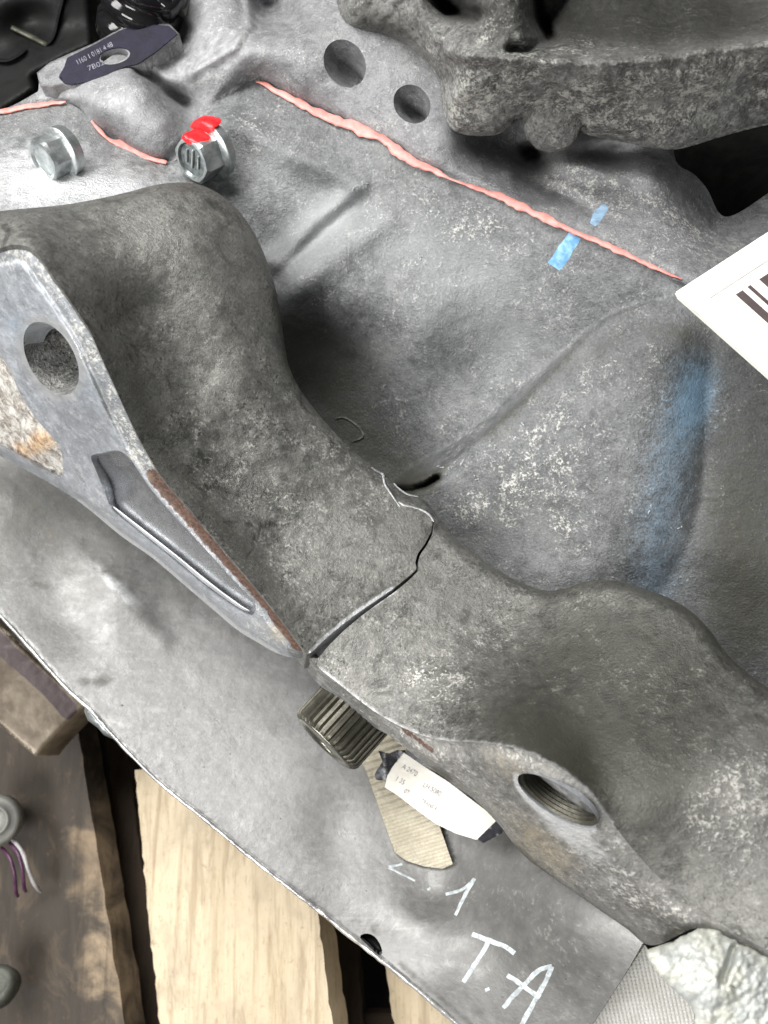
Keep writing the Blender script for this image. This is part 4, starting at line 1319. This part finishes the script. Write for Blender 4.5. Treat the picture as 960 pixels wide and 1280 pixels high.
# ------------------------------------------------------------------ barcode card at the right
card_n = np.array((-.12, .02, 1.0)); card_n /= np.linalg.norm(card_n)
cz = plane_z_fun(843, 366, 262, card_n)
e1 = np.array((117, -76.0)); e1 /= np.linalg.norm(e1)        # top edge
e2 = np.array((117, 104.0)); e2 /= np.linalg.norm(e2)        # left edge
O = np.array((843.0, 366.0))
def cq(a, b): return (O + e1 * a + e2 * b)
card_ol = [cq(3, 0), cq(190, 0), cq(190, 260), cq(0, 260), cq(0, 3)]
card = relief('barcode_card', card_ol, cz, [M_white, M_cardedge], None, 8.0, depth=2.2)
tag(card, 'white card label with black barcode bars lying over the right of the housing', 'label')
def strip(name, a0, a1, b0, b1, mat, lift=.25):
    q = np.array([cq(a0, b0), cq(a1, b0), cq(a1, b1), cq(a0, b1)])
    V = np.vstack([P(q[:, 0], q[:, 1], cz(q[:, 0], q[:, 1]) + lift), P(q[:, 0], q[:, 1], cz(q[:, 0], q[:, 1]) + .02)])
    return mesh_from(name, V, [[0, 1, 2, 3], [0, 4, 5, 1], [1, 5, 6, 2], [2, 6, 7, 3], [3, 7, 4, 0]], mat, card, False)
strip('card_border', .5, 15, 1.5, 259, M_cardedge, .5)
strip('rule_line', 26, 190, 30, 31.4, M_line)
bx = [(51, 11), (68.5, 5), (86, 18), (110, 5), (121, 11), (140, 6), (152, 20)]
for a, wd in bx:
    strip('barcode_bar', a, a + wd * .93, 45, 200, M_ink)

# ------------------------------------------------------------------ ribbed beige strap end and paper tag on the plate
st_ol = [(492, 905), (520, 925), (548, 985), (545, 1020), (552, 1040), (566, 1080), (553, 1086), (530, 1083), (508, 1076), (494, 1066), (488, 1050), (472, 1005), (458, 965), (449, 945), (470, 922)]
sd = np.array((118.0, 52.0)); sd /= np.linalg.norm(sd)
def H_strap(x, y):
    ac = -(x - 480) * .36 + (y - 950) * .93
    base = H_pl(x, y) + 5.0
    ph = (x * .30 + y * .955) / 9.2 * 2 * math.pi
    return base + .8 * np.sin(ph) + 1.0 * np.sin((x - y) / 40)
strap = relief('ribbed_strap', st_ol, H_strap, M_strap, None, 1.6, depth=2.5, noise=((.2, 5, 2),))
tag(strap, 'beige ribbed fabric strap end lying on the grey plate beside the shaft', 'strap')
fray = []
tg_o = thing('paper_tag', 'creased white paper tag with faded print and black taped ends under the flange', 'tag', P(550, 1000, 100))
tz = tps([(478, 975, 112), (500, 940, 118), (540, 1000, 120), (560, 980, 128), (610, 1050, 146), (628, 1030, 150), (590, 1010, 134), (520, 960, 121), (510, 995, 115)], 1e-2)
tag_ol = [(500, 944), (505, 941), (530, 958), (560, 977), (590, 1000), (622, 1024), (596, 1050), (570, 1042), (545, 1030), (520, 1012), (498, 995), (481, 984), (484, 970)]
tb = relief('paper', tag_ol, lambda x, y: tz(x, y) + 1.2 * np.sin((x + y) / 14) * .5, M_tag, tg_o, 3.0, depth=.6)
relief('tape', [(623, 1024), (633, 1034), (627, 1042), (604, 1054), (597, 1049)], lambda x, y: tz(x, y) + .8, M_tagblack, tg_o, 3.0, depth=1.2)
relief('tape', [(473, 938), (486, 942), (497, 937), (505, 940), (500, 946), (488, 962), (482, 976), (470, 975), (468, 968), (478, 952)], lambda x, y: tz(x, y) + .6 + 1.5 * np.sin(x / 6), simple('shiny_black_tape', (.02, .02, .024), (.35, .36, .40), 45, .25, 0, .4, .001, thr=(.5, .7)), tg_o, 2.5, depth=1.2)
relief('backing', [(497, 938), (515, 938), (545, 958), (575, 982), (600, 1003), (590, 1000), (560, 977), (530, 958), (505, 941)], lambda x, y: tz(x, y) - .6, M_tagblack, tg_o, 3.0, depth=1.5)
tA = math.degrees(math.atan2(80, 118))
zt = lambda x, y: tz(x, y) + 1.2 * np.sin((x + y) / 14) * .5
for (tx, px, py, sz) in (('A 2470', 512, 963, 9), ('1 35', 500, 976, 9), ('LH 5080', 540, 987, 9), ('07', 508, 990, 8), ('TRANS 4', 536, 1006, 7)):
    text_on('print', tx, px, py, zt, tA - 4, sz, M_tagink, tg_o, .35, .8)

# ------------------------------------------------------------------ white woven strap and cloth wad, lower right
ws_ol = [(806, 1181), (816, 1196), (836, 1212), (860, 1240), (868, 1262), (866, 1300), (730, 1300), (742, 1279), (765, 1244), (786, 1212)]
def H_ws(x, y):
    u = (x * .8 + y * .6); v = (-x * .6 + y * .8)
    return 150 + (1180 - y) * .2 + .55 * np.sin(u / 7.5 * 2 * math.pi) * np.sin(v / 6.5 * 2 * math.pi)
ws = relief('woven_strap', ws_ol, H_ws, M_strapw, None, 1.5, depth=3)
tag(ws, 'white woven webbing strap at the end of the grey plate', 'strap')
wad_ol = crom([(808, 1186), (824, 1184), (842, 1176), (862, 1167), (888, 1162), (918, 1172), (945, 1184), (970, 1194), (1000, 1205), (1000, 1300), (872, 1300), (868, 1275), (862, 1255), (842, 1236), (822, 1220), (815, 1205)], True, 4)
rgw = np.random.default_rng(8)
tuft = np.stack([rgw.uniform(800, 1010, 900), rgw.uniform(1150, 1310, 900)], -1)
tr_ = rgw.uniform(4.5, 8.0, 900); th_ = rgw.uniform(1.2, 3.2, 900)


def H_wad(x, y):
    x = np.asarray(x, float); y = np.asarray(y, float)
    z = 250 + 12 * np.exp(-(((x - 900) / 60) ** 2 + ((y - 1220) / 40) ** 2))
    b = np.zeros_like(x)
    for (tx, ty), r_, h_ in zip(tuft, tr_, th_):
        d2 = ((x - tx) ** 2 + (y - ty) ** 2) / (r_ * r_)
        b = np.maximum(b, h_ * np.sqrt(np.maximum(0, 1 - d2)))
    return z + b - 9 * np.exp(-(dist_poly(x, y, [(917, 1186), (912, 1204), (905, 1225)]) / 5) ** 2)


wad_ol = resample(wad_ol, 3.0)
wad_ol = wad_ol + np.stack([vn(wad_ol[:, 0], wad_ol[:, 1], 9, 3, 4) - .5, vn(wad_ol[:, 1], wad_ol[:, 0], 9, 3, 6) - .5], -1) * 11
wad = relief('cloth_wad', wad_ol, H_wad, M_foam, None, 2.2, round_r=9, round_px=16, depth=60, skirt=(.5, -.15, -1), noise=((2.6, 26, 2), (.8, 5, 2)))
tag(wad, 'crumpled fluffy white cloth wad tucked under the flange at the corner', 'cloth')

# ------------------------------------------------------------------ stained metal block at the left edge
sb_ol = [(-30, 752), (0, 779), (58, 836), (112, 883), (95, 893), (76, 912), (57, 932), (46, 947), (30, 934), (0, 908), (-30, 882)]
t = NT('stained_block')
_a = t.noise(26, 5, .65, .4); _b = t.noise(130, 5, .7, .3, 4)
_c = t.mix(t.step(_a, .35, .65), (.07, .052, .037), (.18, .15, .112))
_c = t.mix(t.step(t.math('ADD', t.math('MULTIPLY', _b, .5), t.attr('rust')), .6, .75), _c, (.055, .04, .042))
_c = t.mix(t.step(t.math('ADD', t.math('MULTIPLY', _b, .7), t.attr('bright')), .8, 1.0), _c, (.55, .48, .40))
M_sb = t.out(_c, .42, .3, t.bump(_b, .4, .0008).outputs[0])
blk = relief('stained_block', sb_ol, lambda x, y: 62 - .05 * (x) - .06 * (y - 840), M_sb, None, 3.0, round_r=2.5, round_px=7, depth=40, noise=((.4, 14, 3),),
             masks={'rust': msum(cap([(-20, 782), (10, 815), (50, 850), (85, 885)], 16, .75, .6), blob(80, 900, 20, 14, 0, .3)), 'bright': msum(cap([(0, 783), (50, 826)], 5, .7, 1), cap([(0, 907), (46, 944)], 4, .6, 1), cap([(92, 892), (58, 928)], 4, .4, 1))})
tag(blk, 'brown stained metal block with a dark band tucked below the plate rim', 'metal block')

# ------------------------------------------------------------------ cable plug with wires, and a grey plug below it
plug = thing('cable_plug', 'round grey plastic cable plug with violet and white wires on the old plank', 'plug', P(-4, 1030, -18))
MP = frame(P(-8, 1026, 4), (.25, .05, 1), (1, 0, 0))
lathe('plug_body', [(17, -22), (17.5, -4), (16.6, 0), (14.5, 1.2), (10.6, 1.0), (10.2, 2.6), (8.8, 3.0), (8.2, 1.2), (7.6, -2), (.01, -2.4)], MP, M_grey, plug, 48)
def tube(name, pts3, r, mat, parent, seg=8):
    p = crom(pts3, False, 5)
    t_ = np.gradient(p, axis=0); t_ /= np.linalg.norm(t_, axis=1)[:, None]
    V = []; Fc = []
    for i in range(len(p)):
        u = np.cross(t_[i], (0, 0, 1.0)); u /= np.linalg.norm(u) + 1e-9
        v = np.cross(u, t_[i])
        for k in range(seg):
            a = 2 * math.pi * k / seg
            V.append(p[i] + r * (u * math.cos(a) + v * math.sin(a)))
    for i in range(len(p) - 1):
        for k in range(seg):
            j = (k + 1) % seg
            Fc.append([i * seg + k, i * seg + j, (i + 1) * seg + j, (i + 1) * seg + k])
    return mesh_from(name, np.array(V), Fc, mat, parent)
for k, (c, mt) in enumerate([((24, 1058), M_wirew), ((20, 1062), M_wirep), ((15, 1066), M_wirep), ((27, 1062), M_wirew), ((10, 1068), M_wirep)]):
    x, y = c
    if k in (2,): continue
    tube('wire', [P(x - 8, y - 8, -8), P(x + 2, y + 4, -2), P(x + 8 + 2 * (k == 0), y + 24, -3), P(x + 10 + 8 * (mt is M_wirew), y + 46, -12), P(x + 12 + 12 * (mt is M_wirew), y + 52, -20)], 1.3, mt, plug)
gp = thing('grey_fitting', 'small greenish grey fitting at the lower left corner on the old plank', 'fitting', P(4, 1235, -18))
lathe('fitting_body', [(13, -14), (14, 0), (12.5, 4), (9, 6), (7.5, 3), (5, 2.5), (.01, 2.5)], frame(P(-6, 1232, -10), (.1, .3, 1)), simple('greenish_metal', (.035, .038, .03), (.08, .085, .07), 90, .6, .1, .4, .001), gp, 28, lambda a, h: .06 * math.sin(3 * a))

# ------------------------------------------------------------------ black plastic housing and glossy hose, upper left
bp = thing('plastic_cover', 'black plastic cover with moulded ribs beside the gear case', 'cover', P(50, 60, 60))
bc = relief('cover_shell', [(-40, -40), (112, -40), (114, 0), (116, 58), (85, 72), (40, 96), (46, 112), (0, 142), (-40, 150)], lambda x, y: 122 + 14 * sstep(70, 0, y + .3 * x) - 10 * blob(35, 25, 30, 24)(x, y), M_black, bp, 4, round_r=4, round_px=9, depth=60)
hb = lambda x, y: 122 + 14 * sstep(70, 0, y + .3 * x) - 10 * blob(35, 25, 30, 24)(x, y)
M_ribb = simple('scuffed_black_plastic', (.03, .03, .024), (.10, .10, .075), 60, .35, 0, .2, .0005)
ribbon('rib', [(14, 34), (35, 44), (58, 56)], [6, 7, 6], hb, M_ribb, bp, .8, 3, 3, 6)
ribbon('rib', [(58, 56), (67, 46), (73, 22), (80, -6), (82, -30)], [4, 4, 5, 5], hb, M_black, bp, .8, 3, 3, 6)
ribbon('rib', [(-30, 70), (8, 76), (34, 62)], [5, 5, 4], hb, M_black, bp, .8, 3, 3, 6)
hose = thing('rubber_hose', 'glossy black corrugated rubber hose end behind the purple label', 'hose', P(180, 10, 180))
MH = frame(P(182, -14, 232), (.35, .35, .75), (1, 0, 0))
lathe('hose_wall', [(23, -30), (23.5, -20), (21, -18), (21, -14), (24, -12), (24, -7), (21.5, -5), (21.5, -1), (24, 1), (23, 5), (19, 6), (17, 3), (16.5, -6), (.01, -8)], MH, M_gloss, hose, 48)
lathe('hose_core', [(11, -8), (11.5, 2), (10.5, 7), (8, 9), (6, 7), (5, 1), (.01, 0)], frame(P(205, -2, 234), (.35, -.1, .75)), M_gloss, hose, 32, lambda a, h: .10 * math.sin(4 * a + .3))
